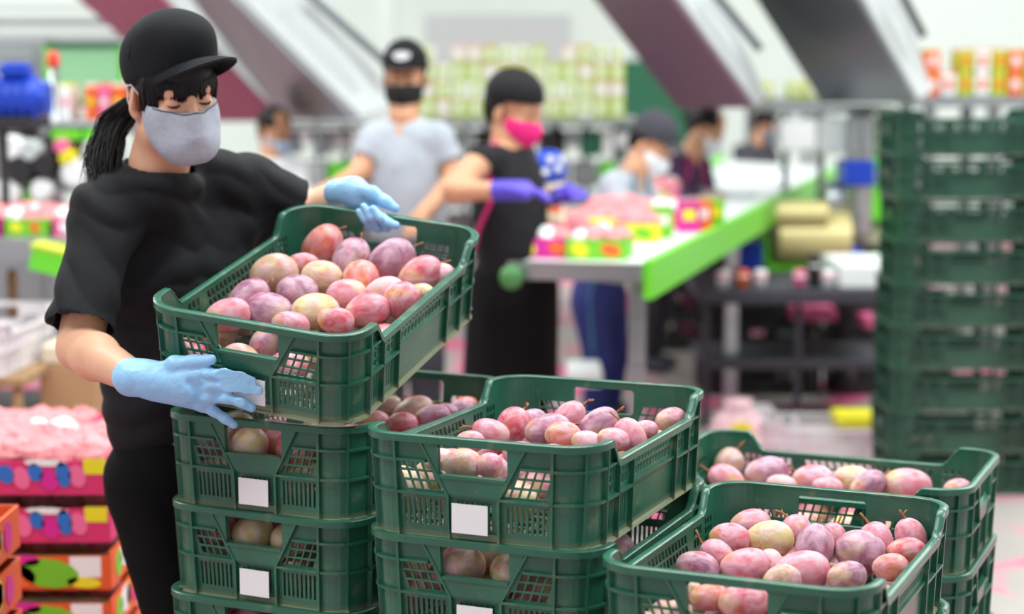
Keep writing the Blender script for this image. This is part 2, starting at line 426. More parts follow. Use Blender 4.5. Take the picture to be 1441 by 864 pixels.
def mango(loc, ra, rb, axis, tone, label, group, stem=True, spin=None):
    axis = Vector(axis).normalized()
    q = Vector((0, 0, 1)).rotation_difference(axis) @ Quaternion((0, 0, 1), mrand.uniform(0, 6.28) if spin is None else spin)
    o = link('mango', mrand.choice(MANGO)); o.rotation_mode = 'QUATERNION'; o.rotation_quaternion = q; o.location = loc; o.scale = (rb, rb, ra)
    c = srgb(*TONES[tone]); k = mrand.uniform(.9, 1.08); o.color = (min(1, c[0] * k), c[1] * k, c[2] * k, 1)
    tag(o, label, 'mango', group)
    if stem:
        s = link('stem', mrand.choice(STEM), o); s.location = (0, 0, .97); s.scale = (1 / rb, 1 / rb, 1 / ra)
    return o
ORD = ['first', 'second', 'third', 'fourth', 'fifth', 'sixth', 'seventh', 'eighth', 'ninth', 'tenth', 'eleventh', 'twelfth', 'thirteenth', 'fourteenth']
def fill_from_rows(rows, T, where, group, h0, sc, ox, oy):
    """rows: (row name, plane height, [(cx,cy,w,h,tone,stem xy or None)...]) in a zoomed copy of the photo (scale sc, origin ox,oy)"""
    n = (T.to_3x3() @ Vector((0, 0, 1))).normalized(); out = []
    for rn, h, items in rows:
        items = sorted(items, key=lambda i: i[0])
        for k, (cx, cy, w_, h_, tone, st) in enumerate(items):
            p = ray_plane(ox + cx / sc, oy + cy / sc, T @ Vector((0, 0, h0 + h)), n)
            d = p.y; m_ = d / F_PX / sc / 2 * 1.16
            if st:
                ax = Vector((st[0] - cx, .35 * (cy - st[1]), cy - st[1]))
                ax.normalize()
                ax = (ax + Vector((0, mrand.uniform(-.2, .25), 0))).normalized()
            else:
                a = mrand.uniform(0, PI); ax = Vector((1 if w_ >= h_ else .2, mrand.uniform(-.6, .6), mrand.uniform(-.25, .25) if w_ >= h_ else 1)).normalized()
            A = max(w_, h_) * m_; B = min(w_, h_) * m_; B = max(B, A * .74); A = min(A, .050); B = min(B, .043)
            q_ = T.inverted() @ p; C_ = (A + B) / 2; p = T @ Vector((max(-.181 + C_, min(.181 - C_, q_.x)), max(-.280 + C_, min(.280 - C_, q_.y)), q_.z))
            lab = '%s mango%s, %s from left in %s row of %s' % (WORD[tone], ' with stem' if st else '', ORD[k], rn, where)
            out.append(mango(p, A, B, ax, tone, lab, group, stem=bool(st)))
    return out
def understory(T, nx, ny, z, where, group, xr=(-.14, .14), yr=(-.235, .235), keep=None):
    for i in range(nx):
        for j in range(ny):
            if keep and not keep(i, j): continue
            x = xr[0] + (xr[1] - xr[0]) * (i / max(1, nx - 1)) + mrand.uniform(-.006, .006); y_ = yr[0] + (yr[1] - yr[0]) * (j / max(1, ny - 1)) + mrand.uniform(-.008, .008)
            p = T @ Vector((x, y_, z + mrand.uniform(-.003, .003)))
            mango(p, mrand.uniform(.038, .042), mrand.uniform(.032, .035), (mrand.uniform(-1, 1), mrand.uniform(-1, 1), mrand.uniform(-.3, .3)), mrand.choice(['pink', 'purple', 'yellow', 'green', 'olive', 'red']),
                  'mango glimpsed %s %s, %s from left, %s from front' % ('high in' if z > .09 else 'low in', where, ORD[i], ORD[j]), group, stem=False)

# ------------------------------------------------------------------ hall
def concrete():
    m = bpy.data.materials.new('painted_concrete'); m.use_nodes = True; N = m.node_tree.nodes; L = m.node_tree.links; b = N['Principled BSDF']
    tc = N.new('ShaderNodeTexCoord')
    n1 = N.new('ShaderNodeTexNoise'); n1.inputs['Scale'].default_value = 1.5; n1.inputs['Detail'].default_value = 6; L.new(tc.outputs['Object'], n1.inputs[0])
    r1 = N.new('ShaderNodeValToRGB'); L.new(n1.outputs[0], r1.inputs[0]); r1.color_ramp.elements[0].color = srgb(150, 142, 138); r1.color_ramp.elements[1].color = srgb(182, 176, 172)
    n2 = N.new('ShaderNodeTexNoise'); n2.inputs['Scale'].default_value = 1.3; n2.inputs['Detail'].default_value = 3; n2.inputs['Distortion'].default_value = 1.5; L.new(tc.outputs['Object'], n2.inputs[0])
    r2 = N.new('ShaderNodeValToRGB'); L.new(n2.outputs[0], r2.inputs[0]); r2.color_ramp.elements[0].position = .53; r2.color_ramp.elements[1].position = .59
    mx = N.new('ShaderNodeMix'); mx.data_type = 'RGBA'; L.new(r2.outputs[0], mx.inputs[0]); L.new(r1.outputs[0], mx.inputs[6]); mx.inputs[7].default_value = srgb(232, 104, 150)
    L.new(mx.outputs[2], b.inputs['Base Color']); b.inputs['Roughness'].default_value = .45
    return m
b = MB(); b.box((0, 8, -.05), (26, 26, .1)); tag(b.build('floor', concrete()), kind='structure')
M_WALL = mat('pale_wall_paint', (218, 231, 225), 0.7, var=.04, scale=.8)
b = MB(); b.box((0, 19.1, 3.1), (26, .2, 6.2)); tag(b.build('wall_back', M_WALL), kind='structure')
b = MB(); b.box((-10.1, 8, 3.1), (.2, 22, 6.2)); tag(b.build('wall_left', M_WALL), kind='structure')
b = MB(); b.box((10.1, 8, 3.1), (.2, 22, 6.2)); tag(b.build('wall_right', M_WALL), kind='structure')
b = MB(); b.box((0, 8, 6.25), (20.4, 22, .1)); tag(b.build('ceiling', M_WALL), kind='structure')

# ------------------------------------------------------------------ the crates in front
M_BOARD = mat('rough_pallet_wood', (160, 128, 92), 0.85, var=.25, scale=14)
def pallet(c, yaw, h, label):
    o = empty('low_pallet', (c[0], c[1], 0), -yaw, label, 'pallet')
    for k in range(4):
        q = MB(); q.box((-.165 + k * .11, 0, h - .006), (.085, .58, .012)); q.build('board', M_BOARD, o)
    for k in range(3):
        q = MB(); q.box((0, -.26 + k * .26, (h - .012) / 2), (.4, .05, h - .012)); q.build('bearer', M_BOARD, o)
PITCHZ = .160
rad = math.radians
def stack(front, yaw, ztop, n, label_where, group, cards, long_front=False, jit=1):
    res = []
    r = random.Random(int(front[0] * 100))
    for k in range(n):
        z = ztop - k * PITCHZ
        dx = 0 if k == 0 else r.uniform(-.006, .006); dy = 0 if k == 0 else r.uniform(-.004, .004)
        lab = label_where[k] if k < len(label_where) else label_where[-1]
        res.append(crate((front[0] + dx, front[1] + dy, z), yaw + (0 if k == 0 else rad(r.uniform(-.8, .8))), label=lab, group=group, card=cards[k] if k < len(cards) else None, long_front=long_front))
    return res
CZ, TC = crate((-.443, 3.047, .987), rad(20.8), rad(13.2), rad(6.5), 'green plastic fruit crate held tilted by the worker, full of mangoes', card=(.002, 0, .0))
A = stack((-.444, 3.092), rad(26.1), .801, 6, ['green crate of mangoes on top of the left stack, right under the tilted crate', 'second green crate from the top of the left stack', 'third green crate from the top of the left stack', 'fourth green crate from the top of the left stack', 'fifth green crate from the top of the left stack', 'bottom green crate of the left stack'],
      'crates in the left stack', [(.0, 0, 0), (.0, 0, 0), (.0, 0, 0)])
B = stack((-.062, 2.747), rad(22.8), .837, 6, ['green crate heaped with mangoes, top of the middle stack', 'second green crate from the top of the middle stack, turned slightly', 'third green crate from the top of the middle stack', 'fourth green crate of the middle stack', 'fifth green crate of the middle stack', 'bottom green crate of the middle stack'],
      'crates in the middle stack', [(-.004, 0, 0), (.0, 0, 0)])
E_ = stack((.292, 2.453), rad(23.8), .704, 5, ['nearest green crate of mangoes at the lower right', 'green crate directly under the nearest right crate', 'third green crate under the nearest right crate', 'fourth green crate under the nearest right crate', 'bottom green crate of the nearest right stack'],
      'crates in the near right stack', [])
Fs_ = stack((.533, 3.313), rad(23.3), .653, 5, ['green crate turned sideways with a few mangoes, behind the nearest right crate', 'second crate of the sideways stack at the right', 'third crate of the sideways stack at the right', 'fourth crate of the sideways stack at the right', 'bottom crate of the sideways stack at the right'],
      'crates in the sideways right stack', [], long_front=True)
G_ = 'mangoes in the %s crate'
fill_from_rows([
  ('back', .0, [(620, 260, 130, 105, 'orange', (690, 200)), (712, 308, 135, 95, 'purple', (757, 222)), (842, 312, 150, 118, 'purple', (920, 262)), (935, 358, 135, 75, 'red', (998, 322)), (1022, 358, 85, 65, 'pale', None), (560, 325, 95, 70, 'pink', None)]),
  ('third', .0, [(468, 352, 138, 108, 'olive', None), (620, 367, 122, 104, 'yellow', None), (745, 375, 116, 106, 'orange', (745, 322)), (822, 410, 115, 80, 'pale', None), (945, 412, 70, 45, 'yellow', None)]),
  ('second', -.004, [(385, 430, 130, 80, 'purple', (435, 392)), (540, 415, 122, 112, 'purple', None), (700, 425, 116, 100, 'pink', (662, 432)), (875, 440, 108, 108, 'red', None)]),
  ('front', -.010, [(320, 485, 130, 60, 'pink', None), (453, 472, 138, 104, 'purple', (385, 462)), (600, 475, 142, 108, 'yellow', None), (665, 503, 105, 72, 'red', None), (765, 470, 128, 70, 'red', None), (520, 515, 110, 60, 'pink', None)])],
  TC, 'held crate', G_ % 'held', .112, 2.273, 180, 230)
understory(TC, 4, 6, .058, 'the held crate', 'lower mangoes in the held crate')
TB = B[0][1]
fill_from_rows([
  ('back', .0, [(575, 235, 115, 102, 'red', (612, 182)), (645, 215, 80, 70, 'purple', None), (757, 210, 118, 80, 'pink', (795, 178)), (855, 240, 145, 72, 'purple', (910, 200)), (1100, 215, 95, 75, 'pink', None)]),
  ('middle', -.0, [(500, 258, 115, 78, 'pink', (450, 245)), (690, 250, 140, 98, 'purple', (765, 238)), (742, 268, 110, 75, 'orange', None), (910, 282, 100, 70, 'pink', None), (968, 272, 120, 76, 'pink', (945, 240)), (1015, 250, 80, 60, 'pink', None)]),
  ('front', -.006, [(430, 288, 90, 60, 'pink', None), (820, 290, 95, 60, 'pale', None), (325, 350, 95, 75, 'pale', None), (405, 365, 125, 95, 'olive', None), (495, 370, 85, 80, 'pink', None), (600, 330, 110, 80, 'pink', None), (700, 340, 110, 80, 'purple', None)])],
  TB, 'middle top crate', G_ % 'middle top', .118, 2.374, 480, 500)
understory(TB, 4, 6, .062, 'the middle top crate', 'lower mangoes in the middle top crate')
TE = E_[0][1]
fill_from_rows([
  ('back', .0, [(547, 370, 125, 95, 'pink', None), (610, 415, 142, 112, 'yellow', None), (700, 385, 90, 92, 'pink', (663, 335)), (815, 405, 80, 75, 'pink', (832, 375)), (960, 420, 102, 112, 'pink', (925, 345)), (1085, 400, 122, 80, 'pink', (1070, 350))]),
  ('second', .0, [(480, 415, 122, 102, 'red', None), (755, 450, 156, 124, 'purple', (770, 388)), (905, 455, 146, 142, 'purple', None), (1055, 457, 126, 82, 'red', None)]),
  ('third', -.006, [(440, 470, 112, 85, 'pink', (430, 462)), (530, 500, 146, 80, 'pink', None), (615, 495, 88, 78, 'pale', (595, 465)), (1005, 507, 108, 85, 'orange', None)]),
  ('front', -.008, [(375, 507, 128, 80, 'purple', None), (715, 518, 166, 90, 'pink', (802, 505)), (862, 537, 126, 75, 'purple', None), (650, 550, 120, 60, 'olive', None), (350, 590, 80, 70, 'olive', None), (415, 605, 120, 80, 'orange', None), (525, 620, 150, 85, 'red', None)])],
  TE, 'nearest right crate', G_ % 'nearest right', .105, 2.3205, 820, 580)
understory(TE, 4, 6, .050, 'the nearest right crate', 'lower mangoes in the nearest right crate')
TF = Fs_[0][1]
fill_from_rows([
  ('back', .0, [(470, 160, 108, 86, 'olive', (495, 115)), (600, 190, 132, 60, 'purple', (655, 182)), (755, 218, 132, 60, 'pink', None), (885, 218, 125, 65, 'yellow', None), (930, 232, 115, 60, 'purple', (985, 195)), (1060, 230, 142, 62, 'pink', (1130, 238))]),
  ('front', .0, [(470, 210, 112, 60, 'pink', (430, 192)), (650, 230, 90, 50, 'pale', None), (800, 236, 90, 50, 'pink', None), (1225, 245, 90, 50, 'pink', None)])],
  TF, 'sideways right crate', G_ % 'sideways', .098, 2.3205, 820, 584)
understory(TF, 4, 6, .038, 'the sideways right crate', 'lower mangoes in the sideways right crate')
TA = A[0][1]
fill_from_rows([
  ('back', .0, [(155, 180, 95, 75, 'green', (200, 150)), (240, 190, 130, 72, 'olive', (300, 165)), (350, 192, 80, 50, 'purple', None), (440, 162, 80, 60, 'orange', None), (400, 188, 90, 50, 'purple', None), (50, 190, 100, 70, 'purple', None)]),
  ('front', .0, [(205, 228, 95, 50, 'red', None), (305, 210, 112, 60, 'purple', None), (110, 222, 100, 60, 'pink', None)])],
  TA, 'left top crate', G_ % 'left top', .108, 2.374, 480, 500)
understory(TA, 4, 6, .050, 'the left top crate', 'lower mangoes in the left top crate')
understory(TA, 4, 2, .105, 'the left top crate', 'lower mangoes in the left top crate', yr=(-.235, -.15))
for T, w_ in ((A[1][1], 'the second left crate'), (B[1][1], 'the second middle crate'), (A[2][1], 'the third left crate')):
    for z in (.048, .108): understory(T, 4, 3, z, w_, 'mangoes inside ' + w_, yr=(-.235, -.06))
understory(Fs_[1][1], 2, 6, .05, 'the second sideways crate', 'mangoes inside the second sideways crate')
pallet((.055, 3.024), rad(22.8), .037, 'low wooden pallet under the middle stack of crates')
pallet((.413, 2.727), rad(23.8), .064, 'low wooden pallet under the nearest right stack of crates')

# ------------------------------------------------------------------ smooth solid modelling (distance field + surface nets) for bodies, cloth, gloves
class Field:
    def __init__(s, lo, hi, h):
        s.lo = np.array(lo, np.float32); s.h = h; s.n = np.ceil((np.array(hi) - np.array(lo)) / h).astype(int) + 1
        s.f = np.full(s.n, 1.0, np.float32); s.ax = [s.lo[i] + h * np.arange(s.n[i], dtype=np.float32) for i in range(3)]
    def blk(s, lo, hi, m):
        a = np.clip(np.floor((np.array(lo) - m - s.lo) / s.h).astype(int), 0, s.n - 1); b = np.clip(np.ceil((np.array(hi) + m - s.lo) / s.h).astype(int) + 1, 1, s.n)
        sl = tuple(slice(a[i], b[i]) for i in range(3))
        return sl, s.ax[0][sl[0]][:, None, None], s.ax[1][sl[1]][None, :, None], s.ax[2][sl[2]][None, None, :]
    def comb(s, sl, d, k, sub):
        a = s.f[sl]
        if sub:
            h = np.clip(.5 - .5 * (a + d) / k, 0, 1); s.f[sl] = a * (1 - h) - d * h + k * h * (1 - h)
        else:
            h = np.clip(.5 + .5 * (a - d) / k, 0, 1); s.f[sl] = a * (1 - h) + d * h - k * h * (1 - h)
    def ell(s, c, r, R=None, k=.02, sub=False):
        c = np.array(c, float); mr = max(r); sl, X, Y, Z = s.blk(c - mr, c + mr, k + 3 * s.h)
        x, y, z = X - c[0], Y - c[1], Z - c[2]
        if R is not None:
            R = np.array(R)[:3, :3]; x, y, z = (R[0, 0] * x + R[1, 0] * y + R[2, 0] * z), (R[0, 1] * x + R[1, 1] * y + R[2, 1] * z), (R[0, 2] * x + R[1, 2] * y + R[2, 2] * z)
        k0 = np.sqrt((x / r[0]) ** 2 + (y / r[1]) ** 2 + (z / r[2]) ** 2); k1 = np.sqrt((x / r[0] ** 2) ** 2 + (y / r[1] ** 2) ** 2 + (z / r[2] ** 2) ** 2) + 1e-9
        s.comb(sl, k0 * (k0 - 1) / k1, k, sub); return s
    def cap(s, a, b, ra, rb=None, k=.02, sub=False, flat=False, sq=None):
        a = np.array(a, float); b = np.array(b, float); rb = ra if rb is None else rb; mr = max(ra, rb)
        sl, X, Y, Z = s.blk(np.minimum(a, b) - mr, np.maximum(a, b) + mr, k + 3 * s.h)
        d = b - a; L2 = d @ d + 1e-12; x, y, z = X - a[0], Y - a[1], Z - a[2]
        t0 = (x * d[0] + y * d[1] + z * d[2]) / L2; t = np.clip(t0, 0, 1)
        q = np.sqrt((x - t * d[0]) ** 2 + (y - t * d[1]) ** 2 + (z - t * d[2]) ** 2) - (ra + (rb - ra) * t)
        if flat: q = np.maximum(q, (t0 - 1) * math.sqrt(L2))
        s.comb(sl, q, k, sub); return s
    def chain(s, pts, rs, k=.01):
        for i in range(len(pts) - 1): s.cap(pts[i], pts[i + 1], rs[i], rs[i + 1], k)
        return s
    def cut(s, fn):
        """keep where fn(x,y,z) < 0"""
        X, Y, Z = s.ax[0][:, None, None], s.ax[1][None, :, None], s.ax[2][None, None, :]
        s.f = np.maximum(s.f, fn(X, Y, Z).astype(np.float32)); return s
    def nets(s):
        f = s.f.copy()
        f[0] = 1; f[-1] = 1; f[:, 0] = 1; f[:, -1] = 1; f[:, :, 0] = 1; f[:, :, -1] = 1
        g = f < 0; n = np.array(f.shape) - 1
        cor = [(i, j, k) for i in (0, 1) for j in (0, 1) for k in (0, 1)]
        cnt = sum(g[i:i + n[0], j:j + n[1], k:k + n[2]].astype(np.int8) for i, j, k in cor)
        I = np.argwhere((cnt > 0) & (cnt < 8)); idx = np.full(n, -1, np.int64); idx[tuple(I.T)] = np.arange(len(I))
        val = {c: f[I[:, 0] + c[0], I[:, 1] + c[1], I[:, 2] + c[2]] for c in cor}
        acc = np.zeros((len(I), 3)); w = np.zeros(len(I))
        for a in cor:
            for ax in range(3):
                if a[ax]: continue
                b = list(a); b[ax] = 1; b = tuple(b); fa, fb = val[a], val[b]; m = (fa < 0) != (fb < 0)
                t = np.where(m, fa / np.where(m, fa - fb, 1), 0)
                P = np.tile(np.array(a, float), (len(I), 1)); P[:, ax] = t; acc[m] += P[m]; w[m] += 1
        V = (I + acc / w[:, None]) * s.h + s.lo
        Q = []
        for ax in range(3):
            o1, o2 = [(1, 2), (2, 0), (0, 1)][ax]
            sa = [slice(None)] * 3; sb = [slice(None)] * 3; sa[ax] = slice(0, -1); sb[ax] = slice(1, None)
            A_, B_ = g[tuple(sa)], g[tuple(sb)]; E = np.argwhere(A_ != B_); E = E[(E[:, o1] > 0) & (E[:, o2] > 0) & (E[:, o1] < n[o1]) & (E[:, o2] < n[o2])]
            fl = A_[tuple(E.T)]
            def gi(d1, d2):
                e = E.copy(); e[:, o1] -= d1; e[:, o2] -= d2; return idx[tuple(e.T)]
            q = np.stack([gi(1, 1), gi(0, 1), gi(0, 0), gi(1, 0)], 1)
            q[~fl] = q[~fl][:, ::-1]; Q.append(q)
        return V, np.concatenate(Q)
def smooth_mesh(V, Q, it=1, lam=.5):
    for _ in range(it):
        acc = np.zeros_like(V); w = np.zeros(len(V))
        for a in range(4):
            b = (a + 1) % 4
            np.add.at(acc, Q[:, a], V[Q[:, b]]); np.add.at(acc, Q[:, b], V[Q[:, a]]); np.add.at(w, Q[:, a], 1); np.add.at(w, Q[:, b], 1)
        V = V * (1 - lam) + lam * acc / np.maximum(w, 1)[:, None]
    return V
def normals(V, Q):
    n = np.cross(V[Q[:, 2]] - V[Q[:, 0]], V[Q[:, 3]] - V[Q[:, 1]]); N_ = np.zeros_like(V)
    for a in range(4): np.add.at(N_, Q[:, a], n)
    return N_ / (np.linalg.norm(N_, axis=1)[:, None] + 1e-9)
def np_mesh(name, V, Q, mats, mi=None):
    me = bpy.data.meshes.new(name); me.vertices.add(len(V)); me.vertices.foreach_set('co', V.astype(np.float32).ravel())
    me.loops.add(Q.size); me.loops.foreach_set('vertex_index', Q.astype(np.int32).ravel())
    me.polygons.add(len(Q)); me.polygons.foreach_set('loop_start', np.arange(0, Q.size, 4, dtype=np.int32))
    for m in (mats if isinstance(mats, (list, tuple)) else [mats]): me.materials.append(m)
    if mi is not None: me.polygons.foreach_set('material_index', mi.astype(np.int32))
    me.polygons.foreach_set('use_smooth', np.ones(len(Q), bool)); me.update(calc_edges=True); me.validate(); return me
def field_mesh(F, name, mats, parent=None, disp=None, it=1, origin=None):
    V, Q = F.nets(); V = smooth_mesh(V, Q, it)
    if disp is not None: V = V + normals(V, Q) * disp(V)[:, None]
    if origin is not None: V = V - np.array(origin)
    o = link(name, np_mesh(name, V, Q, mats), parent); return o
def merge_fields(Fl, name, mats, parent=None, origin=(0, 0, 0), it=1):
    Vs, Qs, k = [], [], 0
    for F in Fl:
        V, Q = F.nets(); V = smooth_mesh(V, Q, it); Vs.append(V); Qs.append(Q + k); k += len(V)
    V = np.concatenate(Vs) - np.array(origin); return link(name, np_mesh(name, V, np.concatenate(Qs), mats), parent)
def folds(V, amp, seed=0, sc=1.0):
    r = np.random.RandomState(seed); x, y, z = (V * sc).T; d = np.zeros(len(V))
    wx = x + .03 * np.sin(21 * z + 3) + .02 * np.sin(33 * y); wz = z + .03 * np.sin(17 * x + 1) + .03 * np.sin(13 * y + 2)
    for k in range(7):
        a = r.uniform(0, PI); fr = r.uniform(22, 60); ph = r.uniform(0, 6.3)
        d += np.sin(fr * (wx * math.cos(a) + wz * math.sin(a) + y * r.uniform(-.5, .5)) + ph) / (fr / 25)
    d /= 4; return amp * (np.abs(d) * 1.4 - .5)

# ------------------------------------------------------------------ the worker holding the crate
SKIN = mat('skin_warm', (226, 172, 142), 0.48, var=.05, scale=30, sss=.12, bump=.04, bscale=200)
M_BLACK = mat('black_cotton', (20, 21, 26), 0.78, var=.15, scale=60, bump=.08, bscale=220, spec=.35)
M_CAPB = mat('black_cap_twill', (17, 20, 26), 0.85, var=.12, scale=80, bump=.12, bscale=300, spec=.3)
M_TROUS = mat('black_trouser_cloth', (11, 11, 13), 0.9, bump=.08, bscale=200, spec=.2)
M_HAIR = mat('black_hair', (10, 8, 10), 0.5, var=.3, scale=20, spec=.35, stretch=(1, 1, .2))
M_GLOVE = mat('blue_nitrile', (150, 200, 242), 0.42, var=.05, scale=25, bump=.25, bscale=70, sss=.05, rgb2=None)
M_MASKG = mat('grey_mask_cloth', (170, 176, 190), 0.9, var=.07, scale=120, bump=.12, bscale=250)
M_ELAST = mat('white_elastic', (225, 222, 220), 0.7)
M_LASH = mat('dark_lashes', (24, 16, 14), 0.6)
M_EYE = mat('eye_white', (226, 214, 208), 0.25)
def V3(*a): return Vector(a)
wo = at(270, 640, 3.45); WROOT = (wo.x, wo.y, 0)
woman = empty('person', (0, 0, 0), label='woman in black cap, black t-shirt and grey mask holding a tilted crate with blue gloves', cat='person')
# head frame: local x = her right, y = forward, z = up
yaw_h, pit_h, rol_h = rad(33), rad(11), rad(6)
HS = .94
fw = V3(math.sin(yaw_h), -math.cos(yaw_h), 0); rt = V3(-math.cos(yaw_h), -math.sin(yaw_h), 0); up = V3(0, 0, 1)
Fh = fw * math.cos(pit_h) - up * math.sin(pit_h); Uh = fw * math.sin(pit_h) + up * math.cos(pit_h)
Rh = rt * math.cos(rol_h) - Uh * math.sin(rol_h); Uh = (rt * math.sin(rol_h) + Uh * math.cos(rol_h))
RH = Matrix((Rh, Fh, Uh)).transposed()          # columns are the axes
EYE_MID = at(267, 143, 3.35)
OH = EYE_MID - RH @ V3(0, .083 * HS, 0)
MH = Matrix.Translation(OH) @ RH.to_4x4() @ Matrix.Scale(HS, 4)
def hp(x, y, z): return np.array(MH @ V3(x, y, z))
def hell(F, c, r, k=.012, sub=False, rot=None):
    R = RH if rot is None else RH @ rot
    F.ell(hp(*c), tuple(q * HS for q in r), np.array(R), k, sub)
def head_field(lo, hi, h, hp, hell, neck=None, features=True):
    F = Field(lo, hi, h)
    hell(F, (0, -.012, .045), (.074, .094, .088)); hell(F, (0, .028, -.035), (.060, .060, .082), .03)
    hell(F, (0, .058, -.094), (.030, .026, .024), .035)
    for s in (-1, 1):
        hell(F, (s * .040, .052, -.034), (.026, .026, .026), .02); hell(F, (s * .048, .012, -.070), (.018, .04, .022), .03)
    F.cap(hp(-.034, .072, .019), hp(.034, .072, .019), .012, .012, .015)
    for s in (-1, 1): hell(F, (s * .033, .100, -.001), (.018, .018, .013), .014, True)
    F.cap(hp(0, .082, .010), hp(0, .108, -.036), .0075, .0105, .012); hell(F, (0, .106, -.038), (.013, .011, .009), .008)
    for s in (-1, 1): hell(F, (s * .012, .098, -.041), (.008, .009, .007), .006)
    if features:
        for s in (-1, 1):
            hell(F, (s * .032, .0715, -.002), (.0155, .0145, .0125), .003)       # eyeball under the lid
            F.cap(hp(s * .018, .083, -.017), hp(s * .042, .076, -.014), .004, .003, .008)   # soft lower lid
        F.cap(hp(-.018, .086, -.066), hp(.018, .086, -.066), .008, .008, .01); F.cap(hp(-.014, .086, -.077), hp(.014, .086, -.077), .009, .009, .008)
    for s in (-1, 1):
        e = Matrix.Rotation(rad(-14), 3, 'X') @ Matrix.Rotation(rad(s * -22), 3, 'Z')
        hell(F, (s * .078, -.014, -.010), (.008, .019, .031), .006, rot=e)
        hell(F, (s * .087, -.011, -.004), (.006, .011, .019), .004, True, rot=e)
        hell(F, (s * .077, -.006, -.036), (.006, .009, .009), .006)
        hell(F, (s * .084, -.002, -.011), (.004, .004, .006), .004)
    if neck is not None: F.cap(neck[0], neck[1], neck[2], neck[3], .03)
    return F
NB = at(218, 262, 3.47); NT = OH + RH @ V3(0, -.018, -.035)
F1 = head_field(OH - V3(.15, .15, .26), OH + V3(.15, .15, .16), .0027, hp, hell, (np.array(NB), np.array(NT), .060, .050))
# sternomastoid cords at the neck
F1.cap(np.array(OH + RH @ V3(.052, -.01, -.06)), np.array(at(226, 258, 3.42)), .012, .006, .015)
# rest of the body at a coarser step: torso, arms, legs (they sit inside the clothes)
bx = V3(.82, .57, 0).normalized(); by = V3(.57, -.82, 0).normalized()   # her left, her front
RB = Matrix((bx, by, up)).transposed(); RBn = np.array(RB)
SHR = at(146, 302, 3.40); SHL = at(352, 258, 3.60); ELR = at(112, 490, 3.27); WRR = at(190, 531, 3.065)
ELL = at(422, 300, 3.70); WRL = at(474, 272, 3.70)
CH_ = at(252, 380, 3.55); BE = at(262, 520, 3.55); PE = at(265, 640, 3.55)
F2 = Field((-1.0, 2.98, 0.0), (-.25, 3.95, 1.36), .0065)
F2.ell(CH_ + by * -.02, (.13, .07, .15), RBn, .03).ell(BE, (.12, .085, .17), RBn, .05).ell(PE, (.14, .095, .11), RBn, .05)
F2.cap(NB, CH_, .050, .055, .03).cap(SHR + V3(0, .02, -.02), SHL + V3(0, .02, -.02), .036, .036, .03)
F2.chain([SHR, ELR], [.048, .040], .02).chain([ELR, ELR.lerp(WRR, .3), WRR], [.036, .040, .027], .02)
F2.chain([SHL, ELL], [.048, .038], .02).chain([ELL, WRL], [.036, .026], .02)
HPR = at(218, 690, 3.49); HPL = at(300, 690, 3.66)
KNR = V3(-.635, 3.45, .47); KNL = V3(-.60, 3.66, .47); ANR = V3(-.64, 3.48, .09); ANL = V3(-.58, 3.70, .09)
for a, b_, c in ((HPR, KNR, ANR), (HPL, KNL, ANL)): F2.chain([a, b_, c], [.075, .05, .035], .03)
o = merge_fields([F1, F2], 'body', SKIN, woman)
# eyes: slivers of eyeball, lashes, lids
def arc_on_eye(s, z0, y0, wd, n=9, sag=.003):
    return [MH @ V3(s * .032 + (i / (n - 1) - .5) * wd, y0 + .0145 * math.cos((i / (n - 1) - .5) * 2.0) - .0145, z0 - sag * math.sin(PI * i / (n - 1))) for i in range(n)]
for s in (-1, 1):
    b = MB(); b.tube(arc_on_eye(s, -.0045, .0868, .029), [.0003, .0012, .0019, .0022, .0022, .0022, .0019, .0012, .0003], 6); b.build('eyelashes', M_LASH, woman, True)
    b = MB(); b.tube([MH @ V3(s * (.016 + i * .0045), .0885 - .0008 * i * i * .5, .021 + .004 * math.sin(i / 6 * PI)) for i in range(7)], [.0012, .0024, .0028, .0028, .0024, .0018, .0008], 6); b.build('eyebrow', M_LASH, woman, True)
# t-shirt
F = Field((-1.0, 3.10, .80), (-.22, 3.95, 1.50), .0055)
cc_ = at(225, 239, 3.455); F.ell(CH_, (.172, .105, .19), RBn, .03).ell(at(258, 470, 3.56), (.158, .100, .20), RBn, .06).ell(at(262, 570, 3.56), (.168, .108, .18), RBn, .06)
F.ell(at(255, 390, 3.50), (.11, .07, .08), RBn, .05)
F.cap(cc_ - up * .045, CH_, .072, .09, .03); F.cap(at(190, 262, 3.45), SHR + V3(.012, 0, .0), .042, .056, .035).cap(at(275, 236, 3.52), SHL - V3(0, 0, .002), .050, .052, .035)
HMR = at(114, 462, 3.275); HML = at(421, 288, 3.64)
F.cap(SHR, HMR, .060, .061, .06, flat=True); F.cap(SHL, HML, .060, .054, .03, flat=True); F.cap(at(340, 310, 3.60), at(392, 312, 3.66), .055, .045, .03)
# deep pulls from the arm pits, hollow sleeve mouths, flat hem
for a, b_, r_ in (((168, 400), (225, 345), .009), ((170, 470), (240, 440), .008), ((160, 560), (245, 540), .008), ((335, 300), (270, 325), .009)):
    pa = at(a[0], a[1], 3.40); pb = at(b_[0], b_[1], 3.41); F.cap(pa, pb, r_, r_ * .5, .05, sub=True)
d_ = (HMR - SHR).normalized(); F.cap(HMR - d_ * .03, HMR + d_ * .02, .050, .056, .004, sub=True)
d_ = (HML - SHL).normalized(); F.cap(HML - d_ * .02, HML + d_ * .02, .042, .046, .004, sub=True)
hz = at(200, 634, 3.50).z
F.cut(lambda X, Y, Z: (hz - Z) + 0 * X + 0 * Y)
cc = at(226, 247, 3.455); ring = []
for i in range(25):
    a = 2 * PI * i / 24; ring.append(cc + bx * (.064 * math.cos(a)) + by * (.060 * math.sin(a)) + up * (.010 - .022 * math.sin(a)))
for i in range(24):
    F.cap(ring[i] - up * .010, ring[i + 1] - up * .010, .010, .010, .02)
